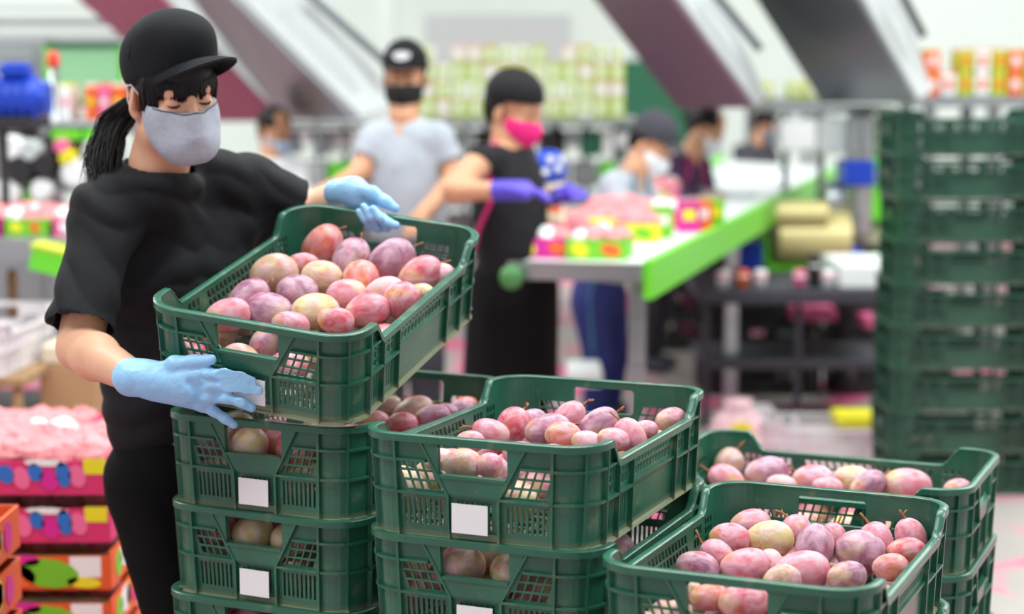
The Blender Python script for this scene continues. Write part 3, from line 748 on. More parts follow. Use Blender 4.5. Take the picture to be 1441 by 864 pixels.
F.ell(cc + up * .01 - by * .0, (.060, .056, .046), RBn, .004, sub=True)
field_mesh(F, 'tshirt', M_BLACK, woman, disp=lambda V: folds(V, .010, 5, 1.5), it=3)
b = MB(); pts = []
for i in range(33):
    a = 2 * PI * i / 32; pts.append(cc + bx * (.0635 * math.cos(a)) + by * (.0595 * math.sin(a)) + up * (.010 - .022 * math.sin(a)))
b.tube(pts, .0050, 8, cap=False); b.build('collar', M_BLACK, woman, True)
# trousers and shoes
F = Field((-.95, 3.25, .04), (-.2, 3.95, 1.02), .007)
F.ell(PE - up * .03, (.165, .112, .12), RBn, .04)
for a, b_, c in ((HPR, KNR, ANR), (HPL, KNL, ANL)): F.chain([a, b_, c], [.092, .064, .052], .03)
field_mesh(F, 'trousers', M_TROUS, woman, disp=lambda V: folds(V, .003, 9), it=2)
for A_ in (ANR, ANL):
    F = Field(A_ + V3(-.12, -.25, -.09), A_ + V3(.22, .12, .06), .006); tip_ = A_ + by * .15 - up * .055
    F.cap(A_ - up * .045 - by * .03, tip_, .040, .034, .03).cap(A_, A_ - up * .05, .038, .04, .02); F.cut(lambda X, Y, Z: (.004 - Z) + 0 * X + 0 * Y)
    field_mesh(F, 'shoe', M_TROUS, woman)
# face mask with elastics
F = Field(OH - V3(.13, .15, .17), OH + V3(.13, .13, .04), .0026)
hell(F, (0, .040, -.052), (.066, .068, .070), .01); F.cap(hp(0, .106, -.028), hp(0, .110, -.062), .007, .012, .035); F.cap(hp(-.018, .088, -.098), hp(.018, .088, -.098), .018, .018, .04); F.cap(hp(-.035, .07, -.085), hp(.035, .07, -.085), .016, .016, .04)
hell(F, (.050, .034, -.034), (.023, .042, .055), .02); hell(F, (-.050, .034, -.034), (.023, .042, .055), .02)
Mi = np.array(MH.inverted())
def MTOP(x): return -.019 + .22 * np.maximum(np.abs(x) - .02, 0) + .004 * np.exp(-(x / .012) ** 2)
def mcut(X, Y, Z):
    x = Mi[0, 0] * X + Mi[0, 1] * Y + Mi[0, 2] * Z + Mi[0, 3]; y = Mi[1, 0] * X + Mi[1, 1] * Y + Mi[1, 2] * Z + Mi[1, 3]; z = Mi[2, 0] * X + Mi[2, 1] * Y + Mi[2, 2] * Z + Mi[2, 3]
    top = z - MTOP(x); side = (.016 + .55 * np.maximum(-z - .04, 0)) - y; return np.maximum(top, side)
F.cut(mcut); mo = field_mesh(F, 'face_mask', M_MASKG, woman, disp=lambda V: folds(V, .0010, 3, 1.6), it=1)
from mathutils.bvhtree import BVHTree
bvh = BVHTree.FromPolygons([v.co for v in mo.data.vertices], [tuple(p.vertices) for p in mo.data.polygons]); pts = []
for i in range(41):
    x = (i / 40 - .5) * .128; o_ = MH @ V3(x * 1.6, .3, float(MTOP(x)) - .0016); t_ = MH @ V3(x, .04, float(MTOP(x)) - .0016)
    hit = bvh.ray_cast(o_, (t_ - o_).normalized())
    if hit[0] is not None and (not pts or (hit[0] - pts[-1]).length < .02): pts.append(hit[0] + hit[1] * .0004)
M_EDGE = mat('dark_mask_edge', (52, 44, 50), .9); b = MB(); b.tube(pts, .0010, 5); b.build('mask_edge', M_EDGE, mo, True)
for s in (1, -1):
    b = MB(); b.tube([MH @ V3(s * .062, .012, -.012), MH @ V3(s * .074, .004, .008), MH @ V3(s * .082, -.008, .024), MH @ V3(s * .084, -.024, .018), MH @ V3(s * .083, -.028, -.01), MH @ V3(s * .078, -.014, -.040), MH @ V3(s * .066, .010, -.066)], .0016, 6)
    b.build('ear_loop', M_ELAST, woman, True)
# cap: crown, brim, button (worn turned a little to her left, brim lifted)
MHEAD, RHEAD = MH, RH
MH = MH @ Matrix.Translation((0, -.014, .05)) @ Matrix.Rotation(rad(12), 4, 'Z') @ Matrix.Rotation(rad(7), 4, 'X') @ Matrix.Translation((0, .014, -.05)); RH = MH.to_3x3().normalized()
Mi = np.array(MH.inverted())
F = Field(OH - V3(.14, .14, .03), OH + V3(.15, .14, .20), .0032)
hell(F, (0, -.014, .058), (.089, .108, .098), .01); hell(F, (0, .030, .108), (.064, .066, .046), .04)
hell(F, (0, -.014, .040), (.082, .100, .092), .004, True)
def ccut(X, Y, Z):
    y = Mi[1, 0] * X + Mi[1, 1] * Y + Mi[1, 2] * Z + Mi[1, 3]; z = Mi[2, 0] * X + Mi[2, 1] * Y + Mi[2, 2] * Z + Mi[2, 3]
    return (.026 + .28 * np.maximum(y, -.02) + .10 * np.maximum(-y - .02, 0) * -1) - z
F.cut(ccut); cap_o = field_mesh(F, 'cap_crown', M_CAPB, woman, it=1, disp=lambda V: folds(V, .0010, 11))
b = MB(); nu, nv = 22, 9; V = []
for t_ in (0, 1):
    for j in range(nv):
        for i in range(nu):
            a = (i / (nu - 1) - .5) * 2; ang = a * 1.28; r_ = j / (nv - 1)
            x0, y0 = .082 * math.sin(ang), -.014 + .100 * math.cos(ang)
            ext = .094 * (math.cos(a * PI / 2) ** .55)
            x = x0 * (1 + .02 * r_); y = y0 + ext * r_; z = .0575 + .022 * math.cos(a * 1.45) - .010 + .20 * (ext * r_) - 1.6 * (ext * r_) ** 2 - .004 * t_
            z -= .030 * abs(a) ** 2 * (.6 + .4 * r_)
            V.append(MH @ V3(x, y, z))
Fq = []
for t_ in (0, 1):
    for j in range(nv - 1):
        for i in range(nu - 1):
            q = t_ * nu * nv + j * nu + i; q = (q, q + 1, q + nu + 1, q + nu); Fq.append(q if t_ else q[::-1])
for i in range(nu - 1):
    q = (nv - 1) * nu + i; Fq.append((q, q + 1, q + 1 + nu * nv, q + nu * nv)); q = i; Fq.append((q + nu * nv, q + 1 + nu * nv, q + 1, q))
b.add(V, Fq); b.build('cap_brim', M_CAPB, woman, True)
b = MB(); b.lathe([(.002, .004), (.007, .003), (.0085, 0), (.008, -.003)], 14, MH @ V3(0, -.008, .158), RH.to_4x4()); b.build('cap_button', M_CAPB, woman, True)
b = MB()
for a in (0, 60, 120, 180, 240, 300):
    ca, sa = math.sin(rad(a + 30)), math.cos(rad(a + 30)); pts = []
    for i in range(9):
        t_ = rad(8 + i * 9.0); pts.append(MH @ V3(.0895 * math.sin(t_) * ca, -.014 + .1085 * math.sin(t_) * sa, .058 + .0985 * math.cos(t_)))
    b.tube(pts, .0010, 5)
b.build('cap_seam', M_CAPB, woman, True)
MH, RH = MHEAD, RHEAD; Mi = np.array(MH.inverted())
# hair: a mass under the cap, a fringe of strands and a ponytail
F = Field(OH - V3(.14, .14, .10), OH + V3(.14, .14, .14), .0035)
hell(F, (0, -.018, .040), (.079, .096, .080), .01); hell(F, (0, -.05, -.005), (.060, .050, .055), .03); hell(F, (0, -.008, .042), (.0795, .1015, .088), .01)
F.cut(lambda X, Y, Z: np.maximum((Mi[1, 0] * X + Mi[1, 1] * Y + Mi[1, 2] * Z + Mi[1, 3]) - .12, np.where((Mi[1, 0] * X + Mi[1, 1] * Y + Mi[1, 2] * Z + Mi[1, 3]) > -.022, .0145 - (Mi[2, 0] * X + Mi[2, 1] * Y + Mi[2, 2] * Z + Mi[2, 3]), -1)))
hair = field_mesh(F, 'hair', M_HAIR, woman, it=1)
b = MB(); r = random.Random(4)
clump = [(-1 + 2 * (k + .5) / 26 + r.uniform(-.02, .02), r.uniform(-.010, .010), r.uniform(-.004, .008)) for k in range(26)]
for i in range(1150):
    ca_, cs_, cl_ = r.choice(clump); a = ca_ + r.gauss(0, .045); aend = ca_ + r.gauss(0, .018)
    ang = a * 1.12; an2 = aend * 1.10 + cs_ * 3
    rr = 1 + r.uniform(-.02, .03)
    low_ = .0035 + .004 * abs(a) + cl_ * .7 + r.uniform(-.003, .006) - (.030 if a > .74 else 0)
    p0 = V3(.078 * math.sin(ang), -.014 + .097 * math.cos(ang), .058); p1 = V3(.083 * rr * math.sin(ang), -.014 + .105 * rr * math.cos(ang), .036); p2 = V3(.081 * rr * math.sin(an2), -.014 + .102 * rr * math.cos(an2), low_)
    b.tube([MH @ p for p in (p0, p0.lerp(p1, .6) + V3(0, .001, 0), p1, p1.lerp(p2, .6) + V3(0, .0015, 0), p2)], [.0015, .0016, .0015, .0011, .0003], 4)
for s in (1, -1):
    for i in range(70):
        z1 = r.uniform(-.040, .0); x = .072 + r.uniform(-.002, .003); y = .022 + r.uniform(-.008, .016)
        b.tube([MH @ V3(s * x, y, .045), MH @ V3(s * (x + .003), y + .002, .02), MH @ V3(s * (x - .002), y - .002, z1)], [.0012, .0010, .0003], 4)
fr = b.build('fringe', M_HAIR, hair, True)
b = MB(); PT = [at(184, 140, 3.44), at(166, 165, 3.47), at(152, 200, 3.45), at(142, 232, 3.42), at(146, 262, 3.39)]
for i in range(620):
    a, q = r.uniform(0, 6.283), math.sqrt(r.random()); dx, dy = math.cos(a) * q, math.sin(a) * q; en = r.uniform(.5, 1.1); w_ = r.uniform(-1, 1)
    pts = []
    for k in range(8):
        t_ = k / 7 * en * 4; j = min(3, int(t_)); fr_ = t_ - j; p = PT[j].lerp(PT[j + 1], fr_); sp = (.014, .030, .036, .034, .030, .03)[min(5, int(t_))] + ((.030 - .014) * fr_ if j == 0 else 0)
        p = p + V3(dx * sp + .008 * w_ * math.sin(t_ * 1.7 + w_ * 3), dy * sp * .8, .003 * w_); pts.append(p)
    if i % 22 == 0: pts[-1] += V3(-.02, 0, -.01); pts[-2] += V3(-.009, 0, 0)
    b.tube(pts, [.0015, .0015, .0014, .0013, .0011, .0008, .0005, .0002], 4)
b.build('ponytail', M_HAIR, hair, True)
# gloves
RC3 = TC.to_3x3(); nf = (RC3 @ V3(0, -1, 0)).normalized()
def fp(px, py, off): return ray_plane(px, py, TC @ V3(0, -.29, .08) + nf * off, nf)
F = Field(fp(180, 500, .0) - V3(.03, .10, .15), fp(375, 500, 0) + V3(.02, .12, .03), .0021)
kn = [(291, 527), (296, 543), (295, 559), (284, 570)]
wr = fp(200, 531, .045)
for (x, y), o_, rr in zip(kn, (.026, .027, .026, .024), (.0120, .0125, .0120, .0115)):
    F.cap(wr + (fp(x, y, o_) - wr) * .12, fp(x, y, o_), .020, rr, .022)
F.cap(WRR.lerp(wr, .05), wr, .0300, .0290, .015)
F.cap(fp(225, 540, .040), fp(262, 548, .034), .026, .022, .02)
fg = [([(291, 527, .026), (316, 527, .028), (338, 531, .024), (354, 536, .018)], [.0108, .0092, .0086, .0076]),
      ([(296, 543, .027), (322, 543, .030), (346, 546, .025), (363, 550, .018)], [.0110, .0094, .0088, .0078]),
      ([(295, 559, .026), (319, 560, .030), (340, 566, .025), (354, 574, .018)], [.0106, .0092, .0086, .0076]),
      ([(284, 570, .024), (301, 579, .026), (317, 589, .022), (329, 598, .018)], [.0098, .0084, .0080, .0070]),
      ([(222, 530, .036), (246, 513, .034), (272, 509, .026), (297, 506, .022)], [.0200, .0145, .0112, .0092])]
for pts, rs in fg: F.chain([fp(*p) for p in pts], rs, .007)
for (x, y), o_ in zip(kn, (.0385, .0395, .0385, .035)): F.ell(fp(x, y, o_ - .003), (.007, .007, .005), None, .01)
for k in range(3): F.cap(fp(255 + k * 6, 520 + 10 * k, .062 - .006 * k), fp(282, 534 + 11 * k, .044), .003, .002, .012, sub=True)
d_ = (WRR - wr).normalized(); c0 = WRR
F.cap(c0 - d_ * .004, c0 + d_ * .006, .0320, .0330, .004)
gl = field_mesh(F, 'glove', M_GLOVE, woman, disp=lambda V: folds(V, .0006, 21, 3.5), it=1)
nb = (RC3 @ V3(0, 1, 0)).normalized()
def bp(px, py, y_): return ray_plane(px, py, TC @ V3(0, y_, .12), nb)
F = Field(bp(468, 300, .27) - V3(.03, .12, .05), bp(570, 300, .30) + V3(.02, .10, .10), .0021)
WL = bp(474, 271, .345)
F.cap(WL, bp(498, 270, .335), .0270, .0260, .02); F.cap(bp(498, 270, .335), bp(522, 284, .325), .0260, .0180, .02)
F.chain([bp(500, 266, .33), bp(524, 272, .312), bp(542, 284, .308), bp(556, 293, .308)], [.018, .0135, .0115, .0088], .008)
F.cap(bp(505, 285, .335), bp(535, 318, .325), .020, .014, .02)
for tip_, low_, r_ in (((505, 298), (520, 319), .0076), ((512, 291), (531, 321), .0082), ((525, 294), (545, 320), .0088)):
    o1 = bp(low_[0] - 2, low_[1] - 4, .320)
    F.chain([o1, bp(low_[0], low_[1] - 1, .290), bp(low_[0], low_[1], .272), bp((tip_[0] + low_[0]) / 2 + 1, (tip_[1] + low_[1]) / 2, .262), bp(tip_[0], tip_[1], .266)], [r_ * 1.15, r_ * 1.05, r_, r_ * 1.02, r_ * .85], .004)
F.chain([bp(545, 316, .320), bp(538, 306, .272), bp(548, 314, .262), bp(557, 317, .262)], [.009, .0085, .0085, .0076], .004)
field_mesh(F, 'glove', M_GLOVE, woman, disp=lambda V: folds(V, .0006, 23, 3.5), it=1)

# ------------------------------------------------------------------ generic workers behind
def rgbm(n, c, rough=.8, **k): return mat(n, c, rough, **k)
M_SKIN2 = mat('skin_tan', (206, 152, 118), .5, sss=.05)
M_MAG = rgbm('magenta_piping', (205, 40, 120)); M_WHITE = rgbm('white_cloth', (236, 240, 246)); M_GREYT = rgbm('pale_grey_jersey', (176, 184, 196), var=.06)
M_PINKM = rgbm('pink_mask_cloth', (238, 36, 128)); M_VIO = mat('violet_nitrile', (84, 66, 196), .45); M_NAVY = rgbm('navy_cloth', (34, 44, 110))
M_DENIM = rgbm('blue_vest', (70, 120, 150)); M_CHAR = rgbm('charcoal_cloth', (62, 62, 72)); M_BMASK = rgbm('black_mask_cloth', (18, 18, 20)); M_PLUM = rgbm('plum_cloth', (74, 40, 78))
M_GLASSF = mat('clear_glasses', (220, 224, 228), .1, alpha=.35)
def worker(label, eye, yaw, pitch, neck, shR, shL, elR, wrR, elL, wrL, chest, waist, hips, feet, sc=1.0, shirt=M_GREYT, sleeve=.55, sleeve_mat=None, trousers=M_TROUS, mask=M_BMASK,
           cap='cap', capm=M_CAPB, glove=None, chest_w=.165, apron=None, skin=None, logo=False, long_skirt=None):
    skin = skin or M_SKIN2
    root = empty('person', label=label, cat='person', group=None)
    P = lambda t: at(*t)
    f = V3(math.sin(yaw), -math.cos(yaw), 0); r_ = V3(-math.cos(yaw), -math.sin(yaw), 0)
    Fv = f * math.cos(pitch) - up * math.sin(pitch); Uv = f * math.sin(pitch) + up * math.cos(pitch)
    R = Matrix((r_, Fv, Uv)).transposed(); O = P(eye) - R @ V3(0, .083 * sc, 0)
    M = Matrix.Translation(O) @ R.to_4x4() @ Matrix.Scale(sc, 4)
    hp_ = lambda x, y, z: np.array(M @ V3(x, y, z))
    def hell_(F, c, rr, k=.012, sub=False, rot=None):
        F.ell(hp_(*c), tuple(q * sc for q in rr), np.array(R if rot is None else R @ rot), k, sub)
    N0 = P(neck); n1 = O + R @ V3(0, -.018, -.035) * sc
    Fa = head_field(O - V3(.15, .15, .24), O + V3(.15, .15, .16), .0055, hp_, hell_, (np.array(N0), np.array(n1), .056, .05), features=True)
    sR, sL, eR, wR, eL, wL, ch, wa, hi = [P(t) for t in (shR, shL, elR, wrR, elL, wrL, chest, waist, hips)]
    allp = [sR, sL, eR, wR, eL, wL, ch, wa, hi, N0]
    lo = V3(*[min(p[i] for p in allp) for i in range(3)]); hi_ = V3(*[max(p[i] for p in allp) for i in range(3)])
    bx_ = (sL - sR); bx_.z = 0; bx_.normalize(); by_ = V3(bx_.y, -bx_.x, 0); RB_ = np.array(Matrix((bx_, by_, up)).transposed())
    ft = [V3(x, y, .07) for x, y in feet]
    lob = V3(min(lo.x, min(p.x for p in ft)) - .16, min(lo.y, min(p.y for p in ft)) - .2, -.01); hib = hi_ + V3(.16, .16, .14)
    Fb = Field(lob, V3(max(hib.x, max(p.x for p in ft) + .16), max(hib.y, max(p.y for p in ft) + .2), hib.z), .013)
    Fb.ell(ch, (chest_w * .86, .085, .19), RB_, .04).ell(wa, (.12, .08, .17), RB_, .05).ell(hi, (.14, .09, .12), RB_, .05).cap(N0, ch, .05, .08, .04).cap(sR, sL, .045, .045, .04)
    hand = []
    for s_, e_, w_ in ((sR, eR, wR), (sL, eL, wL)):
        Fb.chain([s_, e_, w_], [.047, .040, .028], .02)
        d = (w_ - e_).normalized(); side = d.cross(up).normalized(); hand.append((w_, d, side))
        if not glove:
            Fb.cap(w_, w_ + d * .06, .028, .03, .02)
            for q in range(4):
                o_ = side * (.026 - .0175 * q); Fb.chain([w_ + d * .07 + o_, w_ + d * .115 + o_ - up * .01, w_ + d * (.150 - .006 * abs(q - 1)) + o_ - up * .03], [.012, .0105, .009], .004)
            Fb.chain([w_ + d * .03 + side * .03, w_ + d * .08 + side * .055 - up * .01], [.014, .010], .008)
    hips_ = []
    for k, fo in enumerate(ft):
        h_ = hi + bx_ * (.085 if k else -.085) - up * .05; kn_ = h_.lerp(fo, .5) + by_ * .03; hips_.append((h_, kn_, fo)); Fb.chain([h_, kn_, fo], [.08, .055, .038], .03)
    merge_fields([Fa, Fb], 'body', skin, root)
    if glove:
        for w_, d, side in hand:
            G = Field(w_ - V3(.2, .2, .2), w_ + V3(.2, .2, .2), .006); G.cap(w_ - d * .03, w_ + d * .06, .034, .034, .02)
            for q in range(4):
                o_ = side * (.026 - .0175 * q); G.chain([w_ + d * .07 + o_, w_ + d * .115 + o_ - up * .01, w_ + d * (.150 - .006 * abs(q - 1)) + o_ - up * .03], [.013, .0115, .010], .004)
            G.chain([w_ + d * .03 + side * .03, w_ + d * .08 + side * .055 - up * .01], [.015, .012], .008); field_mesh(G, 'glove', glove, root)
    S = Field(lob, hib + V3(.05, .05, .05), .012)
    S.ell(ch, (chest_w, .115, .20), RB_, .03).ell(ch.lerp(wa, .5), (.150, .105, .19), RB_, .06).ell(wa, (.152, .108, .19), RB_, .06).cap(N0.lerp(sR, .25) - up * .02, sR, .045, .055, .03).cap(N0.lerp(sL, .25) - up * .02, sL, .045, .055, .03)
    if sleeve > 0:
        for s_, e_, w_ in ((sR, eR, wR), (sL, eL, wL)):
            if sleeve <= 1: S.cap(s_, s_.lerp(e_, sleeve), .062, .058, .03, flat=True)
            else: S.chain([s_, e_, e_.lerp(w_, sleeve - 1)], [.062, .052, .040], .02)
    S.ell(N0 + up * .02, (.062, .06, .055), RB_, .01, sub=True); zc = hi.z + .02; S.cut(lambda X, Y, Z: (zc - Z) + 0 * X + 0 * Y)
    field_mesh(S, 'shirt', shirt, root, disp=lambda V: folds(V, .005, 4), it=1)
    T = Field(lob, V3(hib.x, hib.y, hi.z + .2), .014); T.ell(hi, (.16, .11, .13), RB_, .04)
    if long_skirt:
        hm = (hips_[0][2] + hips_[1][2]) / 2 + up * .38; T.cap(hi, hm, .16, .17, .05, flat=True)
        q = MB(); q.tube([hm + V3(.173 * math.cos(a * PI / 12), .173 * math.sin(a * PI / 12), .012) for a in range(25)], .009, 6, cap=False); q.build('apron_hem', M_MAG, root)
    for h_, k_, fo in hips_: T.chain([h_, k_, fo], [.09, .068, .055], .03)
    field_mesh(T, 'trousers', trousers, root)
    for h_, k_, fo in hips_:
        Z = Field(fo - V3(.2, .25, .08), fo + V3(.2, .2, .06), .012); Z.cap(fo - up * .02, fo + by_ * .13 - up * .035, .042, .034, .02); field_mesh(Z, 'shoe', M_CHAR, root)
    if mask:
        K = Field(O - V3(.13, .15, .18) * sc, O + V3(.13, .13, .05) * sc, .005)
        hell_(K, (0, .040, -.052), (.066, .070, .072), .01); hell_(K, (0, .092, -.05), (.02, .03, .03), .03); hell_(K, (.050, .034, -.034), (.023, .042, .055), .02); hell_(K, (-.050, .034, -.034), (.023, .042, .055), .02)
        Mi_ = np.array(M.inverted())
        K.cut(lambda X, Y, Z: np.maximum((Mi_[2, 0] * X + Mi_[2, 1] * Y + Mi_[2, 2] * Z + Mi_[2, 3]) + .016, .012 - (Mi_[1, 0] * X + Mi_[1, 1] * Y + Mi_[1, 2] * Z + Mi_[1, 3]))); field_mesh(K, 'face_mask', mask, root)
    Mi_ = np.array(M.inverted())
    yl = lambda X, Y, Z: Mi_[1, 0] * X + Mi_[1, 1] * Y + Mi_[1, 2] * Z + Mi_[1, 3]
    zl = lambda X, Y, Z: Mi_[2, 0] * X + Mi_[2, 1] * Y + Mi_[2, 2] * Z + Mi_[2, 3]
    Hf = Field(O - V3(.16, .18, .16) * sc, O + V3(.15, .15, .17) * sc, .006)
    hell_(Hf, (0, -.020, .042), (.083, .100, .094), .01); hell_(Hf, (0, -.06, -.015), (.062, .05, .06), .03)
    if cap == 'bun': hell_(Hf, (0, -.125, .02), (.04, .04, .04), .02)
    Hf.cut(lambda X, Y, Z: np.where(yl(X, Y, Z) > .0, .040 - zl(X, Y, Z), yl(X, Y, Z) - .02)); field_mesh(Hf, 'hair', M_HAIR, root)
    for s_ in (-1, 1):
        b = MB(); b.tube([M @ V3(s_ * (.020 + i * .006), .0875 - .0006 * i * i, -.003 - .001 * math.sin(i / 4 * PI)) for i in range(5)], .0018, 5); b.build('eyelashes', M_LASH, root)
        b = MB(); b.tube([M @ V3(s_ * (.016 + i * .007), .0885 - .0008 * i * i, .020 + .003 * math.sin(i / 4 * PI)) for i in range(5)], .0024, 5); b.build('eyebrow', M_LASH, root)
    if cap in ('cap', 'bandana'):
        C_ = Field(O - V3(.15, .15, .08) * sc, O + V3(.15, .15, .2) * sc, .006); hell_(C_, (0, -.014, .055), (.089, .108, .100 if cap == 'cap' else .092), .01)
        C_.cut(lambda X, Y, Z: (.034 + .15 * np.maximum(yl(X, Y, Z), -.1)) - zl(X, Y, Z)); cr_ = field_mesh(C_, 'cap_crown' if cap == 'cap' else 'headscarf', capm, root)
        if cap == 'cap':
            b = MB(); V = []
            for t_ in (0, 1):
                for j in range(5):
                    for i in range(12):
                        a = (i / 11 - .5) * 2; ang = a * 1.2; ext = .070 * math.cos(a * PI / 2) ** .6 * j / 4
                        V.append(M @ V3(.082 * math.sin(ang), -.014 + .102 * math.cos(ang) + ext, .052 + .012 * math.cos(a * 1.4) - 1.5 * ext ** 2 - .1 * ext - .004 * t_))
            Fq = []
            for t_ in (0, 1):
                for j in range(4):
                    for i in range(11):
                        q = t_ * 60 + j * 12 + i; q = (q, q + 1, q + 13, q + 12); Fq.append(q if t_ else q[::-1])
            for i in range(11): q = 48 + i; Fq.append((q, q + 1, q + 61, q + 60))
            b.add(V, Fq); b.build('cap_brim', capm, root, True)
            if logo:
                b = MB(); V = []; n_ = 14
                pts = [M @ V3(.034 * math.cos(2 * PI * i / n_), -.014 + .112 * math.cos(.38 * math.cos(2 * PI * i / n_)), .094 + .017 * math.sin(2 * PI * i / n_)) for i in range(n_)]
                b.prism([p + Fv * .004 for p in pts], -Fv * .012); l = b.build('cap_badge', M_WHITE, root); l['label'] = 'white oval badge'
    if apron:
        A_ = MB()
        if isinstance(apron, tuple):
            A_.tube([P(t) for t in apron[1]], .008, 6)
        else:
          for side in (-1, 1):
            pts = [N0 + bx_ * .05 * side + by_ * .02, ch + bx_ * (.085 * side) + by_ * .108 + up * .10, ch + bx_ * (.13 * side) + by_ * .09 - up * .04, wa + bx_ * (.145 * side) + by_ * .06, hi + bx_ * (.165 * side) + by_ * .03, hi + bx_ * (.16 * side) + by_ * .05 - up * .25]
            A_.tube(pts, .0055, 6)
        A_.build('apron_piping', apron[0] if isinstance(apron, tuple) else apron, root)
    return root, M
def base_of(px, Y): return at(px, 300, Y).x
worker('man in grey t-shirt, black cap with white badge and black face mask, standing behind', (566, 113, 7.05), rad(-4), rad(4), (568, 166, 7.08), (527, 195, 7.08), (617, 195, 7.05), (507, 243, 7.02), (460, 268, 6.92), (640, 250, 7.02), (603, 292, 6.86),
       (572, 235, 7.10), (572, 300, 7.10), (572, 360, 7.10), [(base_of(550, 7.1), 7.1), (base_of(598, 7.1), 7.15)], shirt=M_GREYT, sleeve=.62, trousers=M_CHAR, logo=True)
worker('woman in black apron with magenta piping, pink mask and violet gloves, working at the table', (752, 166, 6.3), rad(58), rad(16), (712, 212, 6.32), (676, 226, 6.16), (735, 222, 6.50), (640, 268, 6.02), (712, 268, 5.98), (760, 285, 6.55), (790, 275, 6.40),
       (716, 275, 6.34), (720, 350, 6.36), (722, 410, 6.38), [(base_of(700, 6.4), 6.35), (base_of(735, 6.4), 6.5)], shirt=M_BLACK, sleeve=0, trousers=M_TROUS, mask=M_PINKM, cap='bandana', capm=M_BLACK, glove=M_VIO, apron=(M_MAG, [(698, 200, 6.27), (684, 214, 6.18), (688, 245, 6.165), (690, 285, 6.165), (672, 325, 6.19), (660, 380, 6.22)]), long_skirt=True, chest_w=.17)
worker('worker in pale grey top and blue vest with white mask, bending over the table', (938, 218, 8.1), rad(62), rad(32), (893, 240, 8.1), (862, 262, 8.0), (900, 258, 8.25), (880, 320, 7.9), (930, 322, 7.9), (920, 320, 8.3), (965, 325, 8.3),
       (872, 300, 8.12), (850, 360, 8.12), (843, 410, 8.12), [(base_of(838, 8.1), 8.1), (base_of(862, 8.1), 8.25)], shirt=M_GREYT, sleeve=1.6, trousers=M_NAVY, mask=M_WHITE, cap='cap', capm=M_CHAR, apron=M_DENIM)
worker('worker in dark plum top with white mask, bending beyond the far side of the table', (1012, 194, 9.7), rad(58), rad(28), (972, 216, 9.65), (945, 238, 9.55), (985, 234, 9.8), (960, 285, 9.4), (1000, 282, 9.4), (1000, 288, 9.8), (1030, 283, 9.8),
       (955, 268, 9.62), (932, 315, 9.6), (915, 350, 9.6), [(base_of(905, 9.6), 9.6), (base_of(920, 9.6), 9.75)], shirt=M_PLUM, sleeve=1.5, trousers=M_CHAR, mask=M_WHITE, cap='bun', apron=M_MAG)
worker('worker in dark cap and teal mask, farthest down the table', (1090, 183, 14.2), rad(50), rad(15), (1064, 203, 14.2), (1042, 214, 14.1), (1083, 212, 14.3), (1045, 248, 14.0), (1080, 250, 13.95), (1092, 248, 14.3), (1118, 244, 14.2),
       (1060, 232, 14.2), (1056, 262, 14.2), (1054, 290, 14.2), [(base_of(1048, 14.2), 14.2), (base_of(1066, 14.2), 14.35)], shirt=M_CHAR, sleeve=1.4, trousers=M_TROUS, mask=M_DENIM, cap='cap', capm=M_BLACK)
worker('worker with dark hair and pale mask, far behind between the two front people', (398, 194, 9.2), rad(35), rad(15), (382, 222, 9.2), (362, 238, 9.15), (412, 238, 9.25), (355, 290, 9.05), (400, 290, 8.9), (425, 290, 9.1), (450, 285, 9.0),
       (386, 270, 9.2), (386, 320, 9.2), (386, 365, 9.2), [(base_of(375, 9.2), 9.2), (base_of(400, 9.2), 9.3)], shirt=M_WHITE, sleeve=1.5, trousers=M_NAVY, mask=rgbm('pale_blue_mask', (170, 200, 230)), cap='hair')

# ------------------------------------------------------------------ materials of the packing hall
M_STEEL = mat('brushed_steel', (176, 182, 186), .28, metal=.85, var=.08, scale=3, stretch=(1, 1, 12)); M_STEELD = mat('dark_steel', (96, 102, 108), .35, metal=.7)
M_GREY = rgbm('grey_enamel', (140, 146, 150), .5); M_LG = rgbm('light_grey_enamel', (194, 201, 202), .5); M_DK = rgbm('dark_rubber', (38, 36, 40), .6); M_PURP = mat('purple_reflection_tint', (116, 84, 104), .35, metal=.35)  # M_PURP: purplish reflections on the chute steel, put into its colour
M_GRN = rgbm('bright_green_paint', (108, 214, 48), .4); M_DGRN = rgbm('dark_green_board', (34, 104, 74), .5); M_BLUE = rgbm('blue_motor_paint', (22, 66, 190), .35); M_RED = rgbm('red_beacon', (236, 64, 58), .3)
M_YEL = rgbm('yellow_plastic', (236, 226, 40), .5); M_ORG = rgbm('orange_print', (240, 104, 40), .6); M_MAGP = rgbm('magenta_print', (214, 36, 150), .6); M_BLUP = rgbm('blue_print', (40, 112, 200), .6)
M_LIME = rgbm('lime_print', (186, 206, 50), .6); M_LIMG = rgbm('green_leaf_print', (116, 196, 40), .6); M_KRAFT = rgbm('kraft_board', (178, 142, 104), .8); M_PINK = rgbm('pink_tissue_paper', (244, 158, 164), .8, var=.12, scale=20, bump=.4, bscale=40)
M_WHT = rgbm('white_plastic', (240, 243, 244), .4); M_GOLD = mat('brass_drum', (226, 212, 150), .35, metal=.2); M_CREAM = rgbm('cream_board', (226, 214, 190), .8); M_MAROON = rgbm('maroon_panel', (164, 84, 110), .45)
M_BELT = rgbm('white_belt', (228, 234, 238), .4); M_HPINK = rgbm('hot_pink_sheet', (240, 110, 160), .6)
